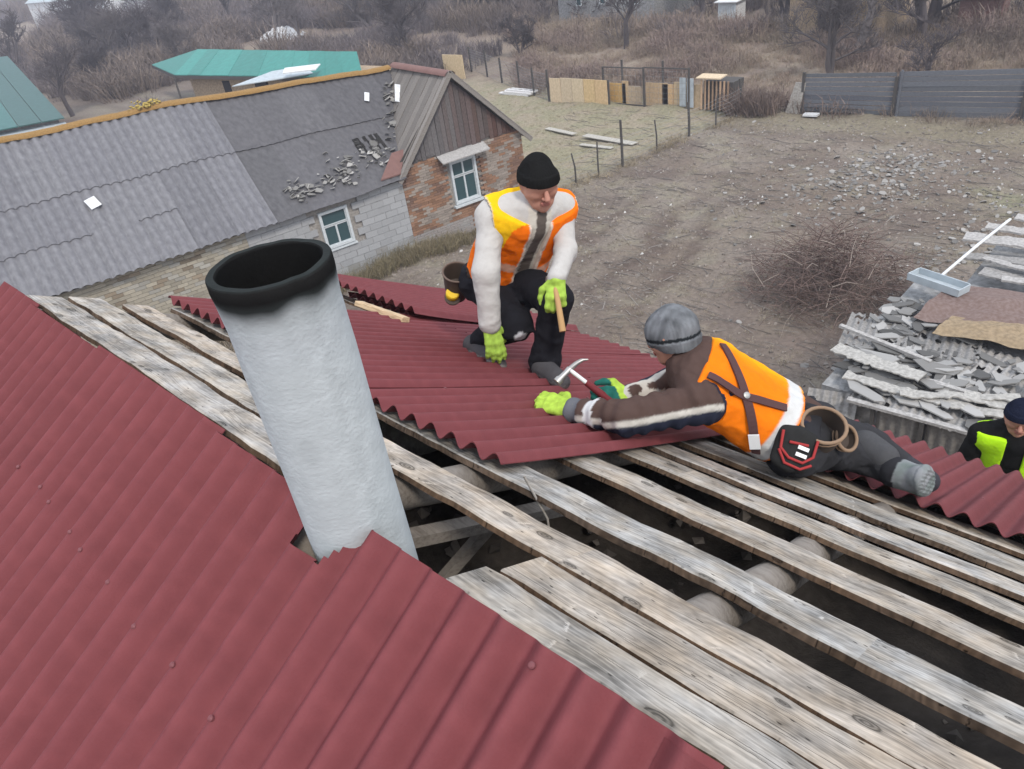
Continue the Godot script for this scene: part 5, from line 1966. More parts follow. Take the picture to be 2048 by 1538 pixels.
	for kk in 3:
		var r := scatter(2900, func():
			var x := 0.0
			var z := 0.0
			var pk := rng.randf()
			if pk < 0.45:
				x = rng.randf_range(44, 100)
				z = rng.randf_range(-150, -8)
			elif pk < 0.55:
				x = rng.randf_range(13, 36)
				z = rng.randf_range(-150, -52)
				if z > -82.0 and x < 16.0 + (-48.6 - z) * 0.21:
					return []
			elif pk < 0.68:
				x = rng.randf_range(55, 170)
				z = rng.randf_range(-340, -130)
			else:
				x = rng.randf_range(24, 58)
				z = -x * rng.randf_range(0.95, 3.2)
			if x < 46 and z > -40.0 and x > 30:
				return []
			if x < 31 and x > 22.5 and z > -67.0:
				return []
			# keep off the houses
			for q in [[51, 61, -45, -34], [47, 57, -23, -16], [25, 30, -66, -31], [50, 53.5, -30, -26], [43, 52, -82, -66]]:
				if x > q[0] - 1.0 and x < q[1] and z > q[2] - 1.0 and z < q[3] + 1.0:
					return []
			if wob.get_noise_2d(x * 3.4, z * 3.4 + 40.0) < -0.25:
				return []
			var dist := Vector2(x, z).length()
			var patch := wob.get_noise_2d(x * 2.2 + 200.0, z * 2.2)
			var s := rng.randf_range(0.7, 1.9) * (1.0 + maxf(0.0, dist - 60.0) * 0.011) * (1.0 + 0.5 * patch)
			var c := Color(0.185, 0.158, 0.162).lerp(Color(0.26, 0.205, 0.165), clampf(rng.randf() * rng.randf() + patch * 1.2, 0, 1)) * rng.randf_range(0.55, 1.05)
			return [stand(x, z, Vector3(s * 1.15, s, s * 1.15)), c])
		many(self, "thicket", clumps[kk], M.twig, r[0], r[1], "purple-grey thicket of bare shrubs across the far slope" if kk == 0 else ("brown mass of bare stems filling the far gardens" if kk == 1 else "pale grey haze of bare bushes between far houses"), "shrubs")
	# dead weeds of the meadow behind the fence
	var weed := twigs(41, 26, 0.8, 0.012, 0.5)
	var rw := scatter(5200, func():
		var x := rng.randf_range(32.6, 52)
		var z := rng.randf_range(-52, 2)
		if z < -x * 0.95:
			return []
		for q in [[51, 61, -45, -34], [47.3, 57, -23, -16], [50.5, 53.5, -29.5, -26.5]]:
			if x > q[0] and x < q[1] and z > q[2] and z < q[3]:
				return []
		var d := wob.get_noise_2d(x * 6.0, z * 6.0)
		var s := rng.randf_range(0.35, 0.8) * (1.0 + d) + maxf(0.0, x - 42.0) * 0.07
		var c := Color(0.30, 0.225, 0.18).lerp(Color(0.34, 0.28, 0.20), rng.randf()).lerp(Color(0.23, 0.17, 0.15), clampf(d + 0.2, 0, 1)) * rng.randf_range(0.75, 1.15)
		return [stand(x, z, Vector3(s * 1.3, s, s * 1.3), 0.25), c])
	many(self, "dead_weeds", weed, M.twig, rw[0], rw[1], "brown dead weeds of the meadow behind the grey fence", "weeds")
	# yard grass and dry tussocks in the garden
	var tuft := twigs(51, 22, 0.9, 0.016, 0.7)
	var rg := scatter(9000, func():
		var x := rng.randf_range(11, 33)
		var z := rng.randf_range(-36, 4)
		var line := -18.2 + (x - 21.6) * 0.13
		var c := Color(0.34, 0.30, 0.20)
		var s := rng.randf_range(0.05, 0.13)
		if z > line:
			var near_line := absf(z - line) < 0.7
			if wob.get_noise_2d(x * 30.0, z * 30.0) + wob.get_noise_2d(x * 9.0, z * 9.0 + 50.0) * 0.4 < 0.12 and rng.randf() < 0.85 and not near_line:
				return []
			c = Color(0.36, 0.31, 0.235)
			s = rng.randf_range(0.06, 0.16)
			if near_line:
				s *= 2.0
				c = Color(0.34, 0.28, 0.19)
		elif x < 18.5 and z > -25.0:
			return []
		if Vector2(x, z).distance_to(Vector2(17.0, -22.0)) < 2.5 and z < -18.5:
			return []
		return [stand(x, z, Vector3(s * 1.5, s, s * 1.5), 0.3), c * rng.randf_range(0.7, 1.25)])
	many(self, "dry_grass", tuft, M.twig, rg[0], rg[1], "tufts of dry yellowish grass across garden and yard", "grass")
	# weeds along the foot of the grey house's wall
	var ww := scatter(260, func():
		var u := rng.randf_range(-3.8, 2.6)
		var p := hp(u, 0, -rng.randf_range(0.1, 0.9))
		var s := rng.randf_range(0.25, 0.75) * (1.0 if u < 1.5 else 0.6)
		return [stand(p.x, p.z, Vector3(s, s, s)), Color(0.27, 0.22, 0.14).lerp(Color(0.16, 0.15, 0.08), rng.randf() * 0.6) * rng.randf_range(0.8, 1.2)])
	many(self, "wall_weeds", twigs(61, 30, 0.6, 0.010, 0.4), M.twig, ww[0], ww[1], "rank dead weeds along the foot of the whitewashed wall", "weeds")
	# a bare shrub against the stone wall, seen left of the chimney
	var sh := scatter(26, func():
		var p := hp(rng.randf_range(-9.2, -6.0), 0, -rng.randf_range(0.8, 2.4))
		var s := rng.randf_range(1.0, 1.9)
		return [stand(p.x, p.z, Vector3(s * 0.9, s, s * 0.9)), Color(0.30, 0.25, 0.19) * rng.randf_range(0.8, 1.2)])
	many(self, "wall_shrubs", twigs(62, 24, 0.6, 0.006, 0.2), M.twig, sh[0], sh[1], "thin bare shrubs growing before the yellowish stone wall", "shrubs")
	# the brush pile
	var bp := MB.new()
	for i in 1500:
		var a := rng.randf() * TAU
		var ro := rng.randf() * 1.75
		var c := g(13.8, 0, -5.1) + Vector3(cos(a) * ro, 0, sin(a) * ro * 1.25)
		c.y = ground_y(c.x, c.z)
		var hgt := (1.0 - ro / 2.2) * 2.0
		var st := c + Vector3(0, rng.randf() * hgt * 1.05, 0)
		var d := Vector3(rng.randfn(), rng.randf_range(-0.2, 0.75), rng.randfn()).normalized()
		var l := rng.randf_range(0.4, 1.3)
		var m := st + d * l * 0.5 + Vector3(0, 0.05, 0)
		var e := st + d * l + Vector3(rng.randfn() * 0.12, -rng.randf() * 0.2, rng.randfn() * 0.12)
		var k := rng.randf_range(0.4, 1.15)
		bp.col = Color(0.20, 0.142, 0.122) * k
		if rng.randf() < 0.07:
			bp.col = Color(0.36, 0.30, 0.255)
		var r := rng.randf_range(0.004, 0.012)
		bp.tube([st, m, e], [r, r * 0.8, r * 0.4], 4, false)
	var bpo := single("brush_pile", bp.mesh(), M.twig, Transform3D.IDENTITY, "tangled heap of cut branches on the bare garden soil", "brush pile")
	bpo.set_meta("label", "tangled brown heap of cut branches on the garden soil behind the lying worker")
	# brown bush by the cage
	var bc := scatter(40, func():
		var p := g(25.7 + rng.randf_range(-0.3, 0.5), 0, -13.1 + rng.randfn() * 0.35)
		var s := rng.randf_range(0.7, 1.5)
		return [stand(p.x, p.z, Vector3(s, s, s)), Color(0.20, 0.15, 0.125) * rng.randf_range(0.7, 1.2)])
	many(self, "brown_bush", twigs(63, 40, 0.8, 0.011), M.twig, bc[0], bc[1], "rounded brown bare bush between the slatted cage and the concrete slab", "bush")
	# clods, stones and shards on the garden
	var rc := scatter(9500, func():
		var x := rng.randf_range(10.6, 33)
		var z := rng.randf_range(-24, 3)
		var line := -18.2 + (x - 21.6) * 0.13
		if z < line:
			return []
		var s := rng.randf_range(0.02, 0.09) * (1.0 + rng.randf() * rng.randf())
		var w := rng.randf_range(0.7, 1.25)
		var c := Color(0.22, 0.19, 0.165) * w
		if rng.randf() < 0.03:
			c = Color(0.5, 0.49, 0.47)
		return [Transform3D(Basis.from_euler(Vector3(rng.randf() * 6, rng.randf() * 6, rng.randf() * 6)).scaled(Vector3(s * 1.4, s, s)), Vector3(x, ground_y(x, z), z)), c])
	many(self, "clods", clod(15), M.bits, rc[0], rc[1], "clods and small stones on the bare garden soil", "soil")
	# broken slates and chips strewn over the garden
	var rs := scatter(1000, func():
		var x := 0.0
		var z := 0.0
		if rng.randf() < 0.62:
			x = 25.6 + rng.randfn() * 2.0
			z = -8.6 + rng.randfn() * 1.3 + (x - 25.0) * 0.25
		elif rng.randf() < 0.75:
			x = 21.5 + rng.randfn() * 2.2
			z = -4.1 + rng.randfn() * 0.9 - (x - 21.5) * 0.1
		else:
			x = rng.randf_range(12, 31)
			z = -x * rng.randf_range(0.15, 0.6)
		if x > 32.2 or x < 11:
			return []
		var s := rng.randf_range(0.04, 0.26) * rng.randf_range(0.4, 1.0)
		var w := rng.randf_range(0.12, 0.36)
		return [Transform3D(Basis.from_euler(Vector3(rng.randfn() * 0.3, rng.randf() * 6, rng.randfn() * 0.3))* Basis.from_scale(Vector3(s * 1.5, 0.25, s)), Vector3(x, ground_y(x, z) + 0.02, z)), Color(w, w * 0.95, w * 0.89)])
	many(self, "slate_litter", shard(16), M.bits, rs[0], rs[1], "pale broken slates and chips strewn over the garden before the fence", "rubble")
	# sticks
	var stick := MB.new()
	stick.bar(Vector3(-0.5, 0, 0), Vector3(0.5, 0, 0), 0.018, 0.015)
	var rk := scatter(1100, func():
		var x := rng.randf_range(11, 31)
		var z := -x * rng.randf_range(0.12, 0.85)
		var l := rng.randf_range(0.08, 0.5)
		var w := rng.randf_range(0.10, 0.30)
		return [Transform3D(Basis.from_euler(Vector3(0, rng.randf() * 6, rng.randfn() * 0.1)).scaled(Vector3(l, 1, 1)), Vector3(x, ground_y(x, z) + 0.02, z)), Color(w, w * 0.9, w * 0.82)])
	many(self, "sticks", stick.mesh(), M.bits, rk[0], rk[1], "sticks and straw littering the garden", "litter")


# ---------------------------------------------------------------- people
func torso_bones(neck: Vector3, pel: Vector3, sa: Vector3, sb: Vector3, ha: Vector3, hb: Vector3, grow: float) -> Array:
	var q := []
	var mid := neck.lerp(pel, 0.08)
	q.append([mid, pel, 0.125 + grow, 0.125 + grow])
	q.append([mid.lerp(sa, 0.55), pel.lerp(ha, 0.55), 0.098 + grow, 0.118 + grow])
	q.append([mid.lerp(sb, 0.55), pel.lerp(hb, 0.55), 0.098 + grow, 0.118 + grow])
	q.append([sa, sb, 0.072 + grow, 0.072 + grow])
	q.append([neck.lerp(pel, -0.05), sa.lerp(neck, 0.15), 0.062 + grow, 0.066 + grow])
	q.append([neck.lerp(pel, -0.05), sb.lerp(neck, 0.15), 0.062 + grow, 0.066 + grow])
	return q


# wrist, direction of the fingers, direction the palm faces, side of the thumb, curl of the fingers in radians per joint
func hand_bones(w: Vector3, d: Vector3, palm: Vector3, thumb: Vector3, curl: Array, sc := 1.0) -> Array:
	d = d.normalized()
	thumb = (thumb - d * thumb.dot(d)).normalized()
	palm = (palm - d * palm.dot(d) - thumb * palm.dot(thumb)).normalized()
	var q := []
	var lens := [[0.043, 0.027, 0.022], [0.047, 0.030, 0.023], [0.044, 0.028, 0.022], [0.034, 0.022, 0.019]]
	for i in 4:
		var off := (0.031 - 0.0205 * i) * sc
		var k: Vector3 = w + d * (0.088 - 0.004 * absf(i - 1.0)) * sc + thumb * off
		q.append([w + d * 0.012 * sc + thumb * off * 0.6, k, 0.0175 * sc, 0.0125 * sc])
		var p := k
		var a := 0.0
		for j in 3:
			a += curl[j] * (1.0 + 0.12 * i)
			var fan := thumb * (0.10 - 0.07 * i)
			var dir := (d * cos(a) + palm * sin(a) + fan * cos(a)).normalized()
			var e: Vector3 = p + dir * lens[i][j] * sc
			q.append([p, e, (0.0112 - 0.0009 * j) * sc, (0.0106 - 0.0012 * j) * sc])
			p = e
	var t0 := w + d * 0.022 * sc + thumb * 0.026 * sc
	var t1 := t0 + (d * 0.55 + thumb * 0.72 + palm * 0.30).normalized() * 0.044 * sc
	var t2 := t1 + (d * 0.78 + thumb * 0.20 + palm * 0.55).normalized() * 0.034 * sc
	var t3 := t2 + (d * 0.75 - thumb * 0.05 + palm * 0.62).normalized() * 0.026 * sc
	q.append([t0, t1, 0.0165 * sc, 0.0132 * sc])
	q.append([t1, t2, 0.0128 * sc, 0.0118 * sc])
	q.append([t2, t3, 0.0116 * sc, 0.0098 * sc])
	return q


func add_head(b: MB, c: Vector3, up: Vector3, fwd: Vector3, neck: Vector3, beard := 0.0) -> void:
	up = up.normalized()
	fwd = (fwd - up * fwd.dot(up)).normalized()
	var rt := fwd.cross(up).normalized()
	var q := []
	q.append([c + up * 0.030 - fwd * 0.030, c + up * 0.028 + fwd * 0.022, 0.080, 0.076])
	q.append([c + up * 0.0 + fwd * 0.02, c - up * 0.060 + fwd * 0.034, 0.068, 0.048])
	q.append([c - up * 0.060 + fwd * 0.034, c - up * 0.094 + fwd * 0.060, 0.044, 0.026])      # chin
	for s in [-1.0, 1.0]:
		q.append([c - up * 0.030 + rt * 0.046 * s + fwd * 0.02, c - up * 0.076 + rt * 0.030 * s + fwd * 0.045, 0.032, 0.024])
		q.append([c - up * 0.018 + rt * 0.040 * s + fwd * 0.060, c - up * 0.022 + rt * 0.052 * s + fwd * 0.04, 0.024, 0.022])   # cheek
		q.append([c + up * 0.022 + rt * 0.014 * s + fwd * 0.086, c + up * 0.020 + rt * 0.046 * s + fwd * 0.068, 0.013, 0.012])   # brow
		q.append([c + up * 0.014 + rt * 0.080 * s - fwd * 0.012, c - up * 0.022 + rt * 0.076 * s - fwd * 0.004, 0.015, 0.010])   # ear
	q.append([c - up * 0.05 - fwd * 0.012, neck, 0.054, 0.060])
	nets(b, q, 0.006, 0.022, null, func(p): return Color(0.42, 0.215, 0.155))
	var f := []
	f.append([c + up * 0.012 + fwd * 0.092, c - up * 0.026 + fwd * 0.112, 0.0095, 0.0135])   # nose
	for s in [-1.0, 1.0]:
		f.append([c - up * 0.030 + fwd * 0.098 + rt * 0.011 * s, c - up * 0.030 + fwd * 0.092 + rt * 0.014 * s, 0.0085, 0.008])
	f.append([c - up * 0.054 + fwd * 0.090 - rt * 0.018, c - up * 0.054 + fwd * 0.090 + rt * 0.018, 0.0075, 0.0075])   # lips
	f.append([c - up * 0.064 + fwd * 0.089 - rt * 0.014, c - up * 0.064 + fwd * 0.089 + rt * 0.014, 0.0078, 0.0078])
	nets(b, f, 0.004, 0.007, null, func(p):
		var y: float = (p - c).dot(up)
		return Color(0.34, 0.13, 0.105) if y < -0.044 else Color(0.44, 0.21, 0.155))
	for s in [-1.0, 1.0]:
		var e: Vector3 = c + up * 0.002 + rt * 0.031 * s + fwd * 0.0765
		for k in 2:
			b.col = Color(0.55, 0.52, 0.48) if k == 0 else Color(0.035, 0.025, 0.02)
			var r := 0.0125 if k == 0 else 0.0065
			var cc := e if k == 0 else e + fwd * 0.0075
			var prof := []
			for j in 7:
				var a := PI * j / 6.0 - PI / 2
				prof.append([maxf(r * cos(a), 0.0), r * sin(a)])
			b.lathe(prof, 10, at(cc))
		b.col = Color(0.36, 0.18, 0.13)
		b.tube([e + up * 0.008 - rt * 0.013 * s + fwd * 0.006, e + up * 0.0105 + fwd * 0.011, e + up * 0.007 + rt * 0.013 * s + fwd * 0.005], [0.0035, 0.0048, 0.0035], 6)
		b.tube([e - up * 0.009 - rt * 0.012 * s + fwd * 0.005, e - up * 0.0105 + fwd * 0.008, e - up * 0.008 + rt * 0.012 * s + fwd * 0.004], [0.003, 0.0036, 0.003], 6)
	b.col = Color.WHITE


# knitted cap: a dome over the skull cut off along the brow
func cap_mesh(c: Vector3, up: Vector3, fwd: Vector3, drop: float, col, tall := 0.035) -> ArrayMesh:
	up = up.normalized()
	fwd = (fwd - up * fwd.dot(up)).normalized()
	var rt := fwd.cross(up)
	var b := MB.new()
	var q := [[c + up * 0.030 - fwd * 0.032, c + up * 0.030 + fwd * 0.022, 0.0855, 0.0825], [c + up * 0.03 - fwd * 0.01, c + up * (0.04 + tall) - fwd * 0.014, 0.082, 0.066], [c - up * 0.02 - fwd * 0.03, c + up * 0.02 + fwd * 0.02, 0.080, 0.082], [c - rt * 0.050 + up * 0.006, c + rt * 0.050 + up * 0.006, 0.042, 0.042]]
	var cut := func(p, f):
		var l: Vector3 = p - c
		var y := l.dot(up) - l.dot(fwd) * 0.10
		var rib := 0.0012 * sin(atan2(l.dot(rt), l.dot(fwd)) * 46.0)
		var ff: float = f + rib
		# the folded brim stands out a little
		if y < drop + 0.045:
			ff -= 0.0045
		return maxf(ff, drop - y)
	nets(b, q, 0.006, 0.02, cut, col)
	return b.mesh()


func shoe(b: MB, heel: Vector3, toe: Vector3, ankle: Vector3, up: Vector3, upper: Color, sole: Color) -> void:
	var d := (toe - heel).normalized()
	var q := [[heel + up * 0.012 + d * 0.02, toe + up * 0.004 - d * 0.02, 0.043, 0.040], [heel + up * 0.03 + d * 0.035, ankle, 0.046, 0.052], [ankle.lerp(heel, 0.4) + d * 0.03, toe - d * 0.07 + up * 0.012, 0.046, 0.038]]
	var o := heel - up * 0.030
	nets(b, q, 0.0085, 0.03, func(p, f): return maxf(f, -(p - o).dot(up)), func(p): return sole if (p - o).dot(up) < 0.022 else upper)


func build_people() -> void:
	kneeling_man()
	lying_man()
	standing_man()


func clothes(parent: Node, called: String, bones: Array, cell: float, k: float, mod, col, m: Material, label := "") -> void:
	var b := MB.new()
	nets(b, bones, cell, k, mod, col)
	part(parent, called, b.mesh(), m, Transform3D.IDENTITY, label)


func kneeling_man() -> void:
	var P := {"head": Vector3(2.464, 8.387, -2.296), "neck": Vector3(2.472, 8.229, -2.375), "pelvis": Vector3(2.498, 7.825, -2.674), "shA": Vector3(2.330, 8.243, -2.502), "elA": Vector3(2.163, 8.035, -2.421), "wrA": Vector3(2.105, 7.791, -2.389), "haA": Vector3(2.084, 7.693, -2.354), "shB": Vector3(2.668, 8.180, -2.348), "elB": Vector3(2.523, 8.037, -2.224), "wrB": Vector3(2.310, 8.012, -2.105), "haB": Vector3(2.224, 7.976, -2.055), "hipA": Vector3(2.418, 7.800, -2.758), "knA": Vector3(2.233, 7.733, -2.349), "anA": Vector3(2.220, 7.575, -2.611), "toeA": Vector3(2.108, 7.545, -2.364), "hipB": Vector3(2.510, 7.813, -2.533), "knB": Vector3(2.311, 7.892, -2.127), "anB": Vector3(2.260, 7.554, -2.200), "toeB": Vector3(2.150, 7.555, -1.985), "heelA": Vector3(2.197, 7.525, -2.690), "heelB": Vector3(2.215, 7.520, -2.215)}
	var neck: Vector3 = P.neck
	var pel: Vector3 = P.pelvis
	var upv := (neck - pel).normalized()
	var L: Vector3 = (P.shB - P.shA).normalized()
	L = (L - upv * L.dot(upv)).normalized()
	var front := L.cross(upv).normalized()
	var man := thing("person", Vector3(2.2, 7.5, -2.3), "worker in black beanie, white jacket and open orange vest kneeling on the red roof", "person")
	var fwd := Vector3(-0.44, -0.20, 0.80).normalized()
	var hup := Vector3(-0.08, 0.97, 0.20).normalized()
	# body
	var b := MB.new()
	var core := torso_bones(neck, pel, P.shA, P.shB, P.hipA, P.hipB, -0.03)
	for q in [["shA", "elA", 0.045], ["elA", "wrA", 0.038], ["shB", "elB", 0.045], ["elB", "wrB", 0.038], ["hipA", "knA", 0.065], ["knA", "anA", 0.045], ["hipB", "knB", 0.065], ["knB", "anB", 0.045]]:
		core.append([P[q[0]], P[q[1]], q[2], q[2] * 0.85])
	nets(b, core, 0.022, 0.03, null, func(p): return Color(0.42, 0.215, 0.155))
	add_head(b, P.head, hup, fwd, neck)
	part(man, "body", b.mesh(), M.skin)
	# trousers
	var tb := [[P.hipA, P.hipB, 0.122, 0.122], [pel.lerp(neck, 0.10), pel, 0.12, 0.125], [P.hipA, P.knA, 0.105, 0.082], [P.knA, P.anA, 0.080, 0.070], [P.hipB, P.knB, 0.105, 0.084], [P.knB, P.anB, 0.080, 0.072], [P.anB, P.anB + Vector3(-0.005, -0.015, 0.01), 0.074, 0.072]]
	clothes(man, "trousers", tb, 0.0125, 0.05, func(p, f): return f + absf(wob.get_noise_3d(p.x * 220.0, p.y * 300.0, p.z * 220.0)) * 0.018 + wob.get_noise_3d(p.x * 700.0, p.y * 700.0, p.z * 700.0) * 0.003, func(p):
		return Color(0.50, 0.50, 0.52) if p.distance_to(Vector3(2.19, 7.700, -2.275)) < 0.034 else Color(0.017, 0.0165, 0.021), M.cloth)
	# jacket
	var jb := torso_bones(neck, pel.lerp(neck, 0.16), P.shA, P.shB, P.hipA, P.hipB, 0.008)
	for q in [["shA", "elA", 0.066, 0.063], ["elA", "wrA", 0.066, 0.056], ["shB", "elB", 0.057, 0.054], ["elB", "wrB", 0.054, 0.047]]:
		jb.append([P[q[0]], P[q[1]], q[2], q[3]])
	# collar
	jb.append([neck + upv * 0.05 - L * 0.05 + front * 0.02, neck + upv * 0.03 + L * 0.05 + front * 0.02, 0.045, 0.045])
	var wrA: Vector3 = P.wrA
	var elA: Vector3 = P.elA
	clothes(man, "jacket", jb, 0.009, 0.035, func(p, f):
		var l: Vector3 = p - neck
		# folds, stronger on the sleeves
		var k := 0.007 * absf(wob.get_noise_3d(p.x * 150.0, p.y * 330.0, p.z * 150.0)) + 0.002 * wob.get_noise_3d(p.x * 300.0, p.y * 700.0, p.z * 300.0)
		var head_gap: float = 0.088 - p.distance_to(P.head)
		return maxf(f + k, head_gap), func(p):
		var l: Vector3 = p - neck
		var x := l.dot(L)
		if l.dot(front) > 0.03 and absf(x) < 0.115 and l.dot(upv) > -0.36 and l.dot(front) < 0.165:
			if absf(x - 0.005) < 0.026:
				return Color(0.115, 0.095, 0.085)
			if absf(x) < 0.062:
				return Color(0.55, 0.51, 0.45)
		return Color(0.50, 0.48, 0.455), M.cloth)
	# vest, open in front
	var vb := torso_bones(neck, pel.lerp(neck, 0.22), P.shA.lerp(P.shB, 0.02), P.shB.lerp(P.shA, 0.02), P.hipA, P.hipB, 0.027)
	var armA: Vector3 = P.shA - L * 0.075 - upv * 0.03
	var armB: Vector3 = P.shB + L * 0.085 - upv * 0.03
	clothes(man, "vest", vb, 0.0085, 0.04, func(p, f):
		var l: Vector3 = p - neck
		var r: float = f + 0.012 * absf(wob.get_noise_3d(p.x * 230.0, p.y * 150.0, p.z * 230.0)) + 0.003 * wob.get_noise_3d(p.x * 800.0, p.y * 800.0, p.z * 800.0)
		r = maxf(r, 0.118 - p.distance_to(armA))
		r = maxf(r, 0.095 - p.distance_to(armB))
		r = maxf(r, 0.095 - (l - upv * 0.05).length())
		r = maxf(r, l.dot(upv) - 0.035)
		var gap := 0.040 + 0.05 * maxf(0.0, l.dot(upv) + 0.16)
		if l.dot(front) > -0.01:
			r = maxf(r, gap - absf(l.dot(L) - 0.005))
		return r, func(p):
		var l: Vector3 = p - neck
		var a := l.dot(upv)
		var x := absf(l.dot(L) - 0.005)
		var gap := 0.040 + 0.05 * maxf(0.0, a + 0.16)
		if l.dot(front) > -0.01 and x < gap + 0.014:
			return Color(0.60, 0.50, 0.42)
		if p.distance_to(armA) < 0.127 or p.distance_to(armB) < 0.104:
			return Color(0.60, 0.50, 0.36)
		if l.dot(L) < -0.0 and a > -0.13 and l.dot(front) < 0.10:
			return Color(0.90, 0.52, 0.012)  # overexposed light on this shoulder, painted in as yellow
		if a < -0.235 and a > -0.285:
			return Color(0.60, 0.34, 0.24)
		return Color(0.90, 0.175, 0.008), M.cloth, "open orange vest with glare painted yellow on one shoulder")
	# shoes
	var n := Vector3(sin(PITCH), cos(PITCH), 0)
	var sb := MB.new()
	shoe(sb, P.heelA, P.toeA, P.anA, n, Color(0.075, 0.073, 0.078), Color(0.20, 0.185, 0.18))
	part(man, "shoe", sb.mesh(), M.cloth)
	sb = MB.new()
	shoe(sb, P.heelB, P.toeB, P.anB, n, Color(0.075, 0.073, 0.078), Color(0.15, 0.14, 0.14))
	part(man, "shoe", sb.mesh(), M.cloth)
	# gloves
	var lime := Color(0.42, 0.62, 0.10)
	var hands := [[P.wrA, P.haA - P.wrA, Vector3(0.35, -0.2, -0.9), Vector3(0.85, 0.2, 0.25), [0.15, 0.25, 0.25], P.elA], [P.wrB, P.haB - P.wrB + Vector3(0, -0.05, 0), Vector3(0.15, -0.9, -0.3), Vector3(-0.45, 0.1, -0.75), [0.55, 0.9, 0.7], P.elB]]
	for q in hands:
		var w: Vector3 = q[0]
		var hb := hand_bones(w, q[1], q[2], q[3], q[4], 1.12)
		var back: Vector3 = (w - q[5]).normalized()
		hb.append([w - back * 0.05, w + back * 0.015, 0.043, 0.034])
		clothes(man, "glove", hb, 0.0048, 0.012, null, func(p): return Color(0.30, 0.32, 0.24) if (p - w).dot(back) < -0.002 else lime * (1.0 + 0.25 * wob.get_noise_3d(p.x * 1500.0, p.y * 1500.0, p.z * 1500.0)), M.knit)
	# beanie
	part(man, "beanie", cap_mesh(P.head, hup, fwd, 0.018, func(p): return Color(0.018, 0.017, 0.018) if (p - P.head).dot((fwd.cross(hup)).normalized()) > -0.085 else Color(0.05, 0.018, 0.018)), M.knit)
	# belt and open tool pouch behind the hip
	var bb := MB.new()
	nets(bb, [[P.hipA, P.hipB, 0.134, 0.134]], 0.012, 0.04, func(p, f): return maxf(f, absf((p - pel).dot(upv) - 0.03) - 0.022), func(p): return Color(0.04, 0.032, 0.028))
	part(man, "belt", bb.mesh(), M.cloth)
	var pouch := Vector3(2.368, 7.80, -2.895)
	var ub := MB.new()
	ub.lathe([[0.0, -0.13], [0.050, -0.13], [0.068, -0.06], [0.078, 0.05], [0.080, 0.055], [0.072, 0.052], [0.062, -0.05], [0.0, -0.09]], 20, Transform3D(Basis.from_euler(Vector3(0.35, 0, 0.1)), pouch))
	var po := part(man, "tool_pouch", ub.mesh(), M.leather, Transform3D.IDENTITY, "dark leather tool pouch with a brown rim")
	var rb := MB.new()
	var ring := []
	var rr := []
	for i in 21:
		var a := TAU * i / 20.0
		ring.append(Transform3D(Basis.from_euler(Vector3(0.35, 0, 0.1)), pouch) * Vector3(0.079 * cos(a), 0.055, 0.079 * sin(a)))
		rr.append(0.006)
	rb.tube(ring, rr, 6, false)
	part(po, "rim", rb.mesh(), M.rim_dark)
	# tape measure hanging from the belt
	var yb := MB.new()
	var tape := Vector3(2.318, 7.735, -2.895)
	yb.lathe([[0.0, -0.022], [0.033, -0.022], [0.038, -0.014], [0.038, 0.014], [0.033, 0.022], [0.0, 0.022]], 18, Transform3D(Basis.from_euler(Vector3(0.6, 0.3, 0.5)), tape))
	var tm := thing("tape_measure", tape, "yellow tape measure hanging at the kneeling worker's hip under the pouch", "tape measure")
	part(tm, "case", yb.mesh(), M.yellow)
	var kb := MB.new()
	kb.lathe([[0.0, -0.018], [0.040, -0.018], [0.045, -0.010], [0.045, 0.002], [0.0, 0.002]], 18, Transform3D(Basis.from_euler(Vector3(0.6, 0.3, 0.5)), tape + Vector3(0.0, -0.022, -0.005)))
	part(tm, "holder", kb.mesh(), M.leather)
	# second hammer, its wooden handle hanging from the fist
	var hm := thing("hammer", Vector3(2.2, 7.9, -2.02), "hammer with a wooden handle hanging down from the kneeling worker's left glove", "hammer")
	var hb2 := MB.new()
	hb2.tube([Vector3(2.300, 8.01, -2.120), Vector3(2.228, 7.945, -2.040), Vector3(2.168, 7.835, -1.975)], [0.012, 0.013, 0.0155], 10)
	part(hm, "handle", hb2.mesh(), M.handle)
	var hh := MB.new()
	hh.bar(Vector3(2.285, 8.005, -2.150), Vector3(2.355, 7.985, -2.10), 0.024, 0.024)
	part(hm, "head", hh.mesh(), M.steel)


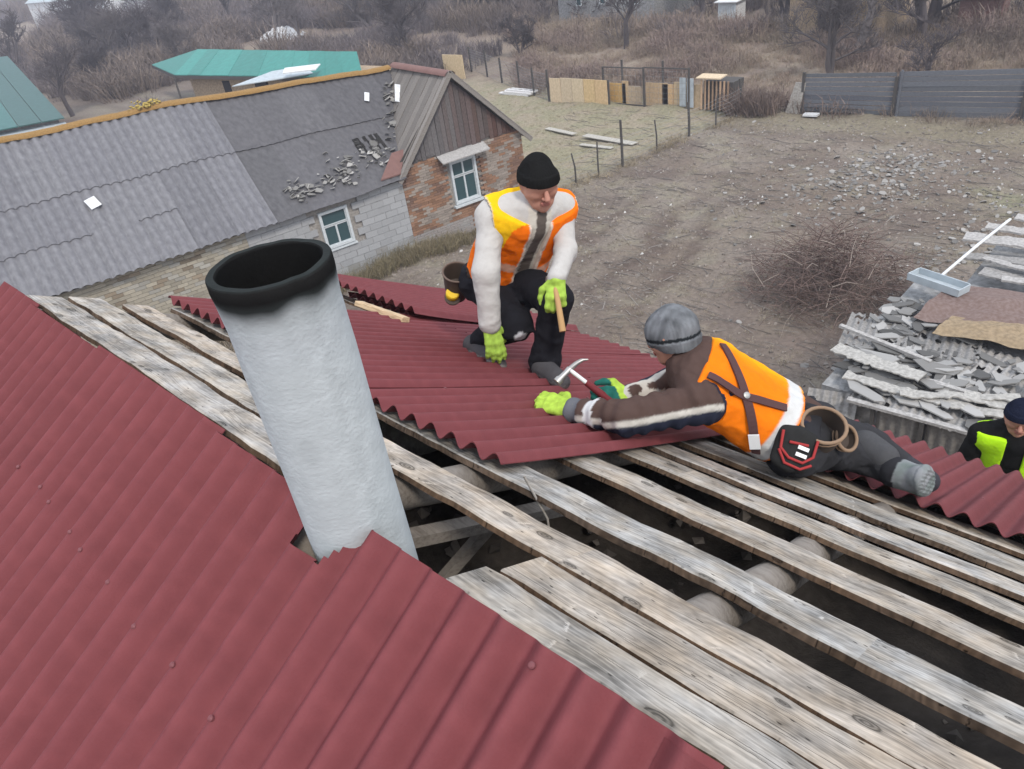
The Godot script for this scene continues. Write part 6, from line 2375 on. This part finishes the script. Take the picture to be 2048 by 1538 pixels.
func lying_man() -> void:
	var Q := {"head": Vector3(2.191, 7.965, -1.411), "neck": Vector3(2.185, 7.850, -1.316), "chest": Vector3(2.219, 7.742, -1.189), "waist": Vector3(2.287, 7.641, -1.037), "pelvis": Vector3(2.360, 7.546, -0.919), "shA": Vector3(2.025, 7.822, -1.181), "elA": Vector3(1.790, 7.832, -1.353), "wrA": Vector3(1.768, 7.785, -1.591), "haA": Vector3(1.752, 7.790, -1.707), "shB": Vector3(2.400, 7.765, -1.325), "elB": Vector3(2.250, 7.680, -1.465), "wrB": Vector3(2.040, 7.715, -1.530), "haB": Vector3(1.940, 7.750, -1.578), "hipA": Vector3(2.257, 7.571, -0.899), "knA": Vector3(2.589, 7.374, -0.791), "anA": Vector3(2.542, 7.386, -0.600), "hipB": Vector3(2.484, 7.523, -0.931), "knB": Vector3(2.808, 7.275, -0.803), "toeA": Vector3(2.528, 7.398, -0.512), "anB": Vector3(2.771, 7.243, -0.647)}
	var neck: Vector3 = Q.neck
	var pel: Vector3 = Q.pelvis
	var upv := (neck - pel).normalized()
	var L: Vector3 = (Q.shA - Q.shB).normalized()
	L = (L - upv * L.dot(upv)).normalized()
	var front := L.cross(upv).normalized()
	var man := thing("person", Vector3(2.3, 7.45, -1.1), "worker in grey knit hat, brown jacket and orange vest lying prone over the roof edge", "person")
	var fwd := Vector3(-0.12, -0.38, -0.9).normalized()
	var hup := Vector3(0.10, 0.92, -0.36).normalized()
	var b := MB.new()
	var core := torso_bones(neck, pel, Q.shA, Q.shB, Q.hipA, Q.hipB, -0.04)
	for q in [["shA", "elA", 0.045], ["elA", "wrA", 0.036], ["shB", "elB", 0.045], ["elB", "wrB", 0.036], ["hipA", "knA", 0.06], ["knA", "anA", 0.042], ["hipB", "knB", 0.06], ["knB", "anB", 0.042]]:
		core.append([Q[q[0]], Q[q[1]], q[2], q[2] * 0.85])
	nets(b, core, 0.022, 0.03, null, func(p): return Color(0.42, 0.215, 0.155))
	add_head(b, Q.head, hup, fwd, neck)
	# bare wrist
	nets(b, [[Q.wrA.lerp(Q.elA, 0.25), Q.wrA.lerp(Q.haA, 0.3), 0.032, 0.031]], 0.008, 0.01, null, func(p): return Color(0.46, 0.23, 0.165))
	part(man, "body", b.mesh(), M.skin)
	# trousers
	var tb := [[Q.hipA, Q.hipB, 0.112, 0.112], [Q.waist, pel, 0.105, 0.112], [Q.hipA, Q.knA, 0.094, 0.074], [Q.knA, Q.anA, 0.074, 0.060], [Q.hipB, Q.knB, 0.090, 0.072], [Q.knB, Q.anB, 0.074, 0.064]]
	clothes(man, "trousers", tb, 0.0125, 0.05, func(p, f): return f + absf(wob.get_noise_3d(p.x * 260.0, p.y * 260.0, p.z * 140.0)) * 0.022 + wob.get_noise_3d(p.x * 700.0, p.y * 700.0, p.z * 700.0) * 0.004, func(p): return Color(0.040, 0.040, 0.044), M.cloth)
	# jacket
	var jb := torso_bones(neck, Q.waist.lerp(pel, 0.3), Q.shA, Q.shB, Q.hipA, Q.hipB, 0.004)
	for q in [["shA", "elA", 0.078, 0.066], ["elA", "wrA", 0.066, 0.050], ["shB", "elB", 0.074, 0.062], ["elB", "wrB", 0.060, 0.050]]:
		jb.append([Q[q[0]], Q[q[1]], q[2], q[3]])
	# hood bunched behind the neck
	jb.append([neck + L * 0.07 - front * 0.045 - upv * 0.01, neck - L * 0.09 - front * 0.04 + upv * 0.0, 0.062, 0.058])
	jb.append([neck + L * 0.02 - front * 0.085 - upv * 0.045, neck - L * 0.06 - front * 0.07 - upv * 0.03, 0.045, 0.045])
	var elA: Vector3 = Q.elA
	var wrA: Vector3 = Q.wrA
	var shA: Vector3 = Q.shA
	var low := Vector3(-0.45, -0.80, 0.40).normalized()
	clothes(man, "jacket", jb, 0.0085, 0.035, func(p, f):
		# quilting across the sleeve
		var k := 0.008 * wob.get_noise_3d(p.x * 420.0, p.y * 420.0, p.z * 420.0)
		var t: float = (p - elA).dot((shA - elA).normalized())
		var t2: float = (p - wrA).dot((elA - wrA).normalized())
		if (p - elA).length() < 0.32 and p.x < 2.06:
			k += 0.0045 * sin((t if (p - elA).dot(shA - elA) > 0.0 else t2) * 95.0)
		return maxf(f + k, 0.090 - p.distance_to(Q.head + hup * 0.01)), func(p):
		var brown := Color(0.088, 0.058, 0.050)
		var navy := Color(0.024, 0.030, 0.048)
		var piping := Color(0.55, 0.52, 0.47)
		# left arm: brown above, navy below, a pale stripe between
		for e in [[shA, elA, 0.0], [elA, wrA, 0.0]]:
			var d: Vector3 = (e[1] - e[0])
			var t := clampf((p - e[0]).dot(d) / d.length_squared(), 0.0, 1.0)
			var r: Vector3 = p - (e[0] + d * t)
			if r.length() < 0.098 and p.x < 2.05:
				var s := r.dot(low)
				if (p - wrA).dot((elA - wrA).normalized()) < 0.035:
					return Color(0.13, 0.135, 0.15)
				var u: float = (p - wrA).dot((elA - wrA).normalized())
				if u > 0.075 and u < 0.12 and e[0] == elA:
					return Color(0.62, 0.62, 0.62)
				return brown.lerp(piping, smoothstep(0.006, 0.015, s)).lerp(navy, smoothstep(0.029, 0.038, s))
		# right sleeve
		var d2: Vector3 = Q.wrB - Q.elB
		var r2: Vector3 = p - Q.elB - d2 * clampf((p - Q.elB).dot(d2) / d2.length_squared(), 0.0, 1.0)
		if r2.length() < 0.075 and p.x < 2.28:
			var s2 := r2.dot(Vector3(-0.3, 0.8, 0.5).normalized())
			if s2 > 0.030 and s2 < 0.048:
				return piping
			return navy if s2 <= 0.030 else brown
		# flank below the vest
		var l: Vector3 = p - neck
		if l.dot(L) > 0.10 and l.dot(upv) < -0.04:
			return navy
		return brown, M.cloth)
	# vest
	var vb := torso_bones(neck, Q.waist.lerp(pel, 0.42), Q.shA.lerp(Q.shB, 0.08), Q.shB.lerp(Q.shA, 0.06), Q.hipA, Q.hipB, 0.022)
	var armA: Vector3 = Q.shA + L * 0.050 - front * -0.01
	var armB: Vector3 = Q.shB - L * 0.055
	var len := neck.distance_to(pel)
	clothes(man, "vest", vb, 0.0085, 0.04, func(p, f):
		var l: Vector3 = p - neck
		var r: float = f + 0.012 * absf(wob.get_noise_3d(p.x * 240.0, p.y * 240.0, p.z * 240.0)) + 0.003 * wob.get_noise_3d(p.x * 800.0, p.y * 800.0, p.z * 800.0)
		r = maxf(r, 0.105 - p.distance_to(armA))
		r = maxf(r, 0.100 - p.distance_to(armB))
		r = maxf(r, 0.115 - (l - upv * 0.055).length())
		r = maxf(r, l.dot(upv) - 0.0)
		r = maxf(r, -l.dot(upv) - len * 0.80)
		return r, func(p):
		var l: Vector3 = p - neck
		var a := -l.dot(upv) / len
		var band := smoothstep(0.645, 0.665, a) * (1.0 - smoothstep(0.765, 0.785, a))
		var org := Color(0.88, 0.200, 0.008).lerp(Color(0.90, 0.40, 0.010), smoothstep(0.05, -0.14, l.dot(L)))
		return org.lerp(Color(0.60, 0.60, 0.59), band), M.cloth, "bright orange vest with a silver band")
	# harness straps lying on the vest: centre lines over the back
	var vfield := func(p):
		var r := 9.0
		for q in vb:
			var dl: Vector3 = q[1] - q[0]
			var t := clampf((p - q[0]).dot(dl) / maxf(dl.length_squared(), 1e-6), 0.0, 1.0)
			var x: float = p.distance_to(q[0] + dl * t) - lerpf(q[2], q[3], t)
			var h := maxf(0.04 - absf(r - x), 0.0) / 0.04
			r = minf(r, x) - h * h * 0.01
		return r
	var lines := [
		[Vector3(2.245, 7.950, -1.225), Vector3(2.207, 7.919, -1.160), Vector3(2.168, 7.882, -1.106), Vector3(2.132, 7.836, -1.061), Vector3(2.114, 7.790, -1.030), Vector3(2.103, 7.739, -1.010), Vector3(2.100, 7.675, -0.997), Vector3(2.114, 7.607, -0.993)],
		[Vector3(2.063, 7.926, -1.177), Vector3(2.082, 7.896, -1.127), Vector3(2.111, 7.856, -1.091), Vector3(2.130, 7.834, -1.059), Vector3(2.161, 7.814, -1.024), Vector3(2.190, 7.792, -0.988), Vector3(2.230, 7.761, -0.945)]]
	var spot := []
	for li in 2:
		var cl: Array = lines[li]
		var sb := MB.new()
		var prev := []
		for k in (cl.size() - 1) * 3 + 1:
			var f := k / 3.0
			var i0 := mini(int(f), cl.size() - 2)
			var p: Vector3 = cl[i0].lerp(cl[i0 + 1], f - i0)
			var dir: Vector3 = (cl[i0 + 1] - cl[i0]).normalized()
			var gr := Vector3.ZERO
			for ax in 3:
				var e := Vector3.ZERO
				e[ax] = 0.006
				gr[ax] = vfield.call(p + e) - vfield.call(p - e)
			gr = gr.normalized()
			var sd := dir.cross(gr).normalized() * (0.0165 if li == 0 else 0.0145)
			var row := []
			for e in [-1.0, 1.0]:
				var q: Vector3 = p + sd * e
				q -= gr * float(vfield.call(q))
				row.append(q + gr * (0.009 + li * 0.003))
			if k > 0:
				sb.hexa([prev[0] - gr * 0.007, prev[1] - gr * 0.007, row[1] - gr * 0.007, row[0] - gr * 0.007, prev[0], prev[1], row[1], row[0]])
			prev = row
			if li == 0 and (k == 9 or k == 18):
				spot.append(Transform3D(Basis(sd.normalized(), gr, sd.normalized().cross(gr)), (row[0] + row[1]) * 0.5))
		part(man, "harness_strap", sb.mesh(), M.strap)
	# silver tag and buckle on the long strap
	var tagb := MB.new()
	tagb.box(spot[1].translated_local(Vector3(0, 0.004, 0)), Vector3(0.040, 0.006, 0.068))
	part(man, "strap_tag", tagb.mesh(), M.reflect)
	var kb := MB.new()
	kb.lathe([[0.0, 0.0], [0.013, 0.0], [0.013, 0.006], [0.006, 0.009], [0.0, 0.009]], 14, spot[0].translated_local(Vector3(0, 0.003, 0)))
	part(man, "buckle", kb.mesh(), M.steel)
	# dark printed marks on the back
	# gloves
	var lime := Color(0.50, 0.72, 0.10)
	var hands := [[Q.wrA.lerp(Q.haA, 0.22), Q.haA - Q.wrA, Vector3(0.3, -0.9, 0.1), Vector3(0.9, 0.25, 0.1), [0.28, 0.55, 0.5], Q.elA, lime], [Q.wrB, Q.haB - Q.wrB, Vector3(-0.3, -0.55, -0.7), Vector3(0.05, 0.7, -0.55), [0.7, 1.05, 0.8], Q.elB, lime]]
	for i in 2:
		var q: Array = hands[i]
		var w: Vector3 = q[0]
		var hb := hand_bones(w, q[1], q[2], q[3], q[4], 1.15)
		var bk: Vector3 = (w - q[5]).normalized()
		hb.append([w - bk * 0.03, w + bk * 0.02, 0.040, 0.036])
		clothes(man, "glove", hb, 0.0048, 0.012, null, func(p):
			var k: float = 1.0 + 0.25 * wob.get_noise_3d(p.x * 1500.0, p.y * 1500.0, p.z * 1500.0)
			if i == 1 and (p - w).dot(bk) > 0.055:
				return Color(0.03, 0.16, 0.13) * k
			return lime * k, M.knit)
	# hat with its dark fold
	var hc: Vector3 = Q.head
	var hupn := hup
	part(man, "knit_hat", cap_mesh(Q.head, hup, fwd, -0.050, func(p):
		var l: Vector3 = p - hc
		var y: float = l.dot(hupn) - l.dot(fwd) * 0.10
		if absf(y - 0.006) < 0.007:
			return Color(0.03, 0.032, 0.036)
		var k: float = 0.78 + 0.4 * wob.get_noise_3d(p.x * 900.0, p.y * 300.0, p.z * 900.0)
		return Color(0.24, 0.25, 0.265) * k, 0.025), M.knit)
	# tool belt and pouches
	var bb := MB.new()
	var wst: Vector3 = Q.waist
	nets(bb, [[Q.waist.lerp(pel, 0.3), pel, 0.128, 0.134], [Q.hipA, Q.hipB, 0.126, 0.126]], 0.012, 0.04, func(p, f): return maxf(f, absf((p - pel).dot(upv) - 0.055) - 0.038), func(p): return Color(0.035, 0.034, 0.036))
	part(man, "tool_belt", bb.mesh(), M.cloth)
	var pc := Vector3(2.150, 7.655, -0.865)
	var px := Basis(Vector3(0.35, -0.35, 0.85).normalized(), Vector3(-0.55, 0.70, 0.45).normalized(), Vector3.ZERO)
	var zx := px.x.cross(px.y).normalized()
	px = Basis(px.x, zx.cross(px.x).normalized(), zx)
	var pq := [[pc + px * Vector3(-0.046, -0.01, -0.05), pc + px * Vector3(-0.042, -0.01, 0.05), 0.030, 0.028], [pc + px * Vector3(0.046, -0.01, -0.055), pc + px * Vector3(0.044, -0.01, 0.05), 0.030, 0.028], [pc + px * Vector3(0, -0.006, -0.06), pc + px * Vector3(0, -0.006, 0.06), 0.034, 0.032]]
	var pb := MB.new()
	nets(pb, pq, 0.008, 0.03, null, func(p): return Color(0.030, 0.028, 0.030))
	var pouch := part(man, "tool_pouch", pb.mesh(), M.cloth, Transform3D.IDENTITY, "black pouch with red piping and a white patch")
	for e in [[[-0.085, -0.065], [-0.07, 0.02], [-0.02, 0.055], [0.05, 0.055], [0.09, 0.01], [0.085, -0.075]], [[-0.075, 0.03], [-0.03, 0.085], [0.05, 0.088], [0.095, 0.05]], [[-0.04, -0.02], [0.05, -0.035]]]:
		var rp := []
		var rd := []
		for q in e:
			rp.append(pc + px * Vector3(q[0] * 0.76, 0.024 + 0.010 * (1.0 - absf(q[0]) * 9.0), q[1] * 0.76))
			rd.append(0.0056)
		var rb := MB.new()
		rb.tube(rp, rd, 7)
		part(pouch, "piping", rb.mesh(), M.redcloth)
	for e in [-0.012, 0.022]:
		var wb := MB.new()
		wb.box(Transform3D(px, pc + px * Vector3(0.024, 0.032, e * 0.8)), Vector3(0.040, 0.007, 0.014))
		part(pouch, "patch", wb.mesh(), M.reflect)
	# open leather bucket pouch and the hammer loop at the hip
	for e in [[Vector3(2.288, 7.700, -0.815), 0.080, 0.18, Basis.from_euler(Vector3(0.22, 0.2, 0.32)), "open dark leather bucket pouch with a tan rim"], [Vector3(2.384, 7.600, -0.758), 0.050, 0.06, Basis.from_euler(Vector3(0.9, 0.2, 0.35)), "tan leather hammer loop"]]:
		var c: Vector3 = e[0]
		var r: float = e[1]
		var hgt: float = e[2]
		var X := Transform3D(e[3], c)
		var ub := MB.new()
		ub.lathe([[r * 0.55, -hgt], [r * 0.9, -hgt * 0.5], [r, 0.0], [r * 0.93, 0.0], [r * 0.84, -hgt * 0.5], [0.0, -hgt * 0.85]], 22, X)
		var po := part(man, "leather_pouch", ub.mesh(), M.leather, Transform3D.IDENTITY, e[4])
		for y in [0.0, -0.022]:
			var rb := MB.new()
			var ring := []
			var rr := []
			for i in 23:
				var a := TAU * i / 22.0
				ring.append(X * Vector3(r * (0.985 if y == 0.0 else 0.99) * cos(a), y, r * sin(a)))
				rr.append(0.0075 if y == 0.0 else 0.004)
			rb.tube(ring, rr, 6, false)
			part(po, "rim", rb.mesh(), M.leather_tan)
	# knee pad, ankle strap and shoe
	var kp := MB.new()
	nets(kp, [[Q.knA.lerp(Q.anA, 0.1) + Vector3(0.02, 0.035, 0.02), Q.knA.lerp(Q.anA, 0.6) + Vector3(0.01, 0.03, 0.01), 0.070, 0.062]], 0.010, 0.02, null, func(p): return Color(0.075, 0.075, 0.08))
	part(man, "knee_pad", kp.mesh(), M.cloth)
	var sb2 := MB.new()
	var sdir: Vector3 = (Q.toeA - Q.anA).normalized()
	nets(sb2, [[Q.anA + Vector3(0.0, 0.0, -0.01), Q.toeA, 0.064, 0.055], [Q.toeA + Vector3(0.035, -0.045, 0.0), Q.toeA + Vector3(-0.02, 0.035, 0.01), 0.046, 0.050]], 0.0075, 0.025, func(p, f):
		var u: float = (p - Q.toeA).dot(sdir)
		var tread := 0.004 * signf(sin((p.x * 0.8 + p.y) * 330.0)) if u > 0.02 else 0.0
		var welt := 0.005 if u > 0.012 and u < 0.030 else 0.0
		return maxf(f - welt, u - 0.038 - tread), func(p):
		var k: float = wob.get_noise_3d(p.x * 500.0, p.y * 500.0, p.z * 500.0)
		if (p - Q.anA).dot((Q.toeA - Q.anA).normalized()) < 0.015:
			return Color(0.03, 0.03, 0.032)
		return Color(0.26, 0.27, 0.28).lerp(Color(0.16, 0.19, 0.18), clampf(k + 0.3, 0, 1)))
	part(man, "shoe", sb2.mesh(), M.cloth)
	var sb3 := MB.new()
	nets(sb3, [[Q.anB, Q.anB + Vector3(-0.03, -0.01, 0.12), 0.058, 0.05]], 0.010, 0.03, null, func(p): return Color(0.05, 0.05, 0.055))
	part(man, "shoe", sb3.mesh(), M.cloth)
	# the hammer in his fist
	var hm := thing("hammer", Vector3(1.89, 7.8, -1.65), "steel claw hammer raised in the lying worker's right glove", "hammer")
	var hH := Vector3(1.881, 7.883, -1.704)
	var hE := Vector3(1.952, 7.737, -1.562)
	var sh := MB.new()
	sh.tube([hH, hH.lerp(hE, 0.45)], [0.0085, 0.0085], 10)
	part(hm, "shaft", sh.mesh(), M.reflect)
	var gp := MB.new()
	gp.tube([hH.lerp(hE, 0.42), hH.lerp(hE, 0.7), hE + (hE - hH) * 0.28], [0.013, 0.0155, 0.0165], 10)
	part(hm, "grip", gp.mesh(), M.grip)
	var hT := Vector3(1.824, 7.845, -1.723)
	var hC := Vector3(1.954, 7.912, -1.685)
	var sd := (hE - hH).normalized()
	var hd := MB.new()
	hd.tube([hT, hT.lerp(hC, 0.10), hT.lerp(hC, 0.16), hT.lerp(hC, 0.34), hT.lerp(hC, 0.5)], [0.0175, 0.0185, 0.0135, 0.0125, 0.015], 12)
	for s in [-1.0, 1.0]:
		var side: Vector3 = sd.cross(hC - hT).normalized() * 0.008 * s
		hd.tube([hT.lerp(hC, 0.48), hT.lerp(hC, 0.72) + side + sd * 0.002, hT.lerp(hC, 0.9) + side * 1.3 + sd * 0.010, hC + side * 1.5 + sd * 0.024], [0.012, 0.009, 0.0065, 0.003], 8)
	part(hm, "head", hd.mesh(), M.steel)


func standing_man() -> void:
	# beyond the eave at the right edge
	var head := Vector3(4.95, 6.185, -0.505)
	var foot := Vector3(5.10, 4.55, -0.42)
	var man := thing("person", foot, "person in dark blue beanie and yellow-green hi-vis vest standing beyond the eave at right", "person")
	var fwd := Vector3(-0.78, 0.12, 0.22).normalized()
	var hup := Vector3(-0.08, 0.98, 0.0).normalized()
	var neck := head + Vector3(0.03, -0.15, 0.0)
	var pel := Vector3(5.08, 5.40, -0.43)
	var L := Vector3(0.30, 0, 0.95).normalized()
	var shA := neck - L * 0.19 + Vector3(0.0, -0.05, 0)
	var shB := neck + L * 0.19 + Vector3(0.0, -0.05, 0)
	var elA := shA + Vector3(-0.02, -0.27, -0.06)
	var elB := shB + Vector3(-0.02, -0.27, 0.08)
	var wrA := elA + Vector3(-0.16, -0.17, 0.04)
	var wrB := elB + Vector3(-0.16, -0.17, -0.03)
	var hipA := pel - L * 0.09
	var hipB := pel + L * 0.09
	var b := MB.new()
	var core := torso_bones(neck, pel, shA, shB, hipA, hipB, -0.03)
	core.append([hipA, Vector3(hipA.x, 4.65, hipA.z), 0.07, 0.05])
	core.append([hipB, Vector3(hipB.x, 4.65, hipB.z), 0.07, 0.05])
	nets(b, core, 0.025, 0.03, null, func(p): return Color(0.42, 0.215, 0.155))
	add_head(b, head, hup, fwd, neck)
	part(man, "body", b.mesh(), M.skin)
	var tb := [[hipA, hipB, 0.12, 0.12], [hipA, Vector3(hipA.x - 0.01, 5.0, hipA.z), 0.10, 0.08], [hipB, Vector3(hipB.x - 0.01, 5.0, hipB.z), 0.10, 0.08], [Vector3(hipA.x - 0.01, 5.0, hipA.z), Vector3(hipA.x, 4.63, hipA.z), 0.08, 0.07], [Vector3(hipB.x - 0.01, 5.0, hipB.z), Vector3(hipB.x, 4.63, hipB.z), 0.08, 0.07]]
	clothes(man, "trousers", tb, 0.016, 0.05, null, func(p): return Color(0.02, 0.022, 0.03), M.cloth)
	var jb := torso_bones(neck, pel, shA, shB, hipA, hipB, 0.01)
	for q in [[shA, elA, 0.074, 0.066], [elA, wrA, 0.066, 0.054], [shB, elB, 0.074, 0.066], [elB, wrB, 0.066, 0.054]]:
		jb.append(q)
	jb.append([neck + Vector3(0.02, 0.01, -0.05), neck + Vector3(0.02, 0.01, 0.05), 0.062, 0.062])
	clothes(man, "jacket", jb, 0.0125, 0.035, func(p, f): return maxf(f + 0.009 * wob.get_noise_3d(p.x * 350.0, p.y * 350.0, p.z * 350.0), 0.085 - p.distance_to(head)), func(p): return Color(0.013, 0.013, 0.015), M.cloth)
	var vb := torso_bones(neck, pel, shA.lerp(shB, 0.06), shB.lerp(shA, 0.06), hipA, hipB, 0.028)
	var front := Vector3(-0.95, 0, 0.30).normalized()
	var aA := shA - L * 0.105
	var aB := shB + L * 0.105
	clothes(man, "vest", vb, 0.0115, 0.04, func(p, f):
		var l: Vector3 = p - neck
		var r: float = f
		r = maxf(r, 0.102 - p.distance_to(aA))
		r = maxf(r, 0.102 - p.distance_to(aB))
		r = maxf(r, 0.075 - (l - Vector3(0, 0.05, 0)).length())
		r = maxf(r, l.y - 0.01)
		if l.dot(front) > -0.02:
			r = maxf(r, 0.058 - absf(l.dot(L)))
		return r, func(p):
		var y: float = p.y - neck.y
		if y < -0.29 and y > -0.35:
			return Color(0.62, 0.66, 0.62)
		return Color(0.50, 0.90, 0.02), M.cloth, "open yellow-green hi-vis vest")
	part(man, "beanie", cap_mesh(head, hup, fwd, 0.020, func(p): return Color(0.018, 0.020, 0.042)), M.knit)
	for q in [[wrA, elA], [wrB, elB]]:
		var w: Vector3 = q[0]
		var hb := hand_bones(w, w - q[1], Vector3(0.3, -0.8, 0.0), Vector3(0, 0.3, 0.9 if q[0] == wrA else -0.9), [0.3, 0.4, 0.4], 1.1)
		clothes(man, "glove", hb, 0.006, 0.012, null, func(p): return Color(0.05, 0.05, 0.055), M.knit)
	for h in [hipA, hipB]:
		var sb := MB.new()
		shoe(sb, Vector3(h.x + 0.07, 4.59, h.z), Vector3(h.x - 0.17, 4.59, h.z + 0.03), Vector3(h.x, 4.68, h.z), Vector3.UP, Color(0.03, 0.028, 0.026), Color(0.02, 0.02, 0.02))
		part(man, "shoe", sb.mesh(), M.cloth)
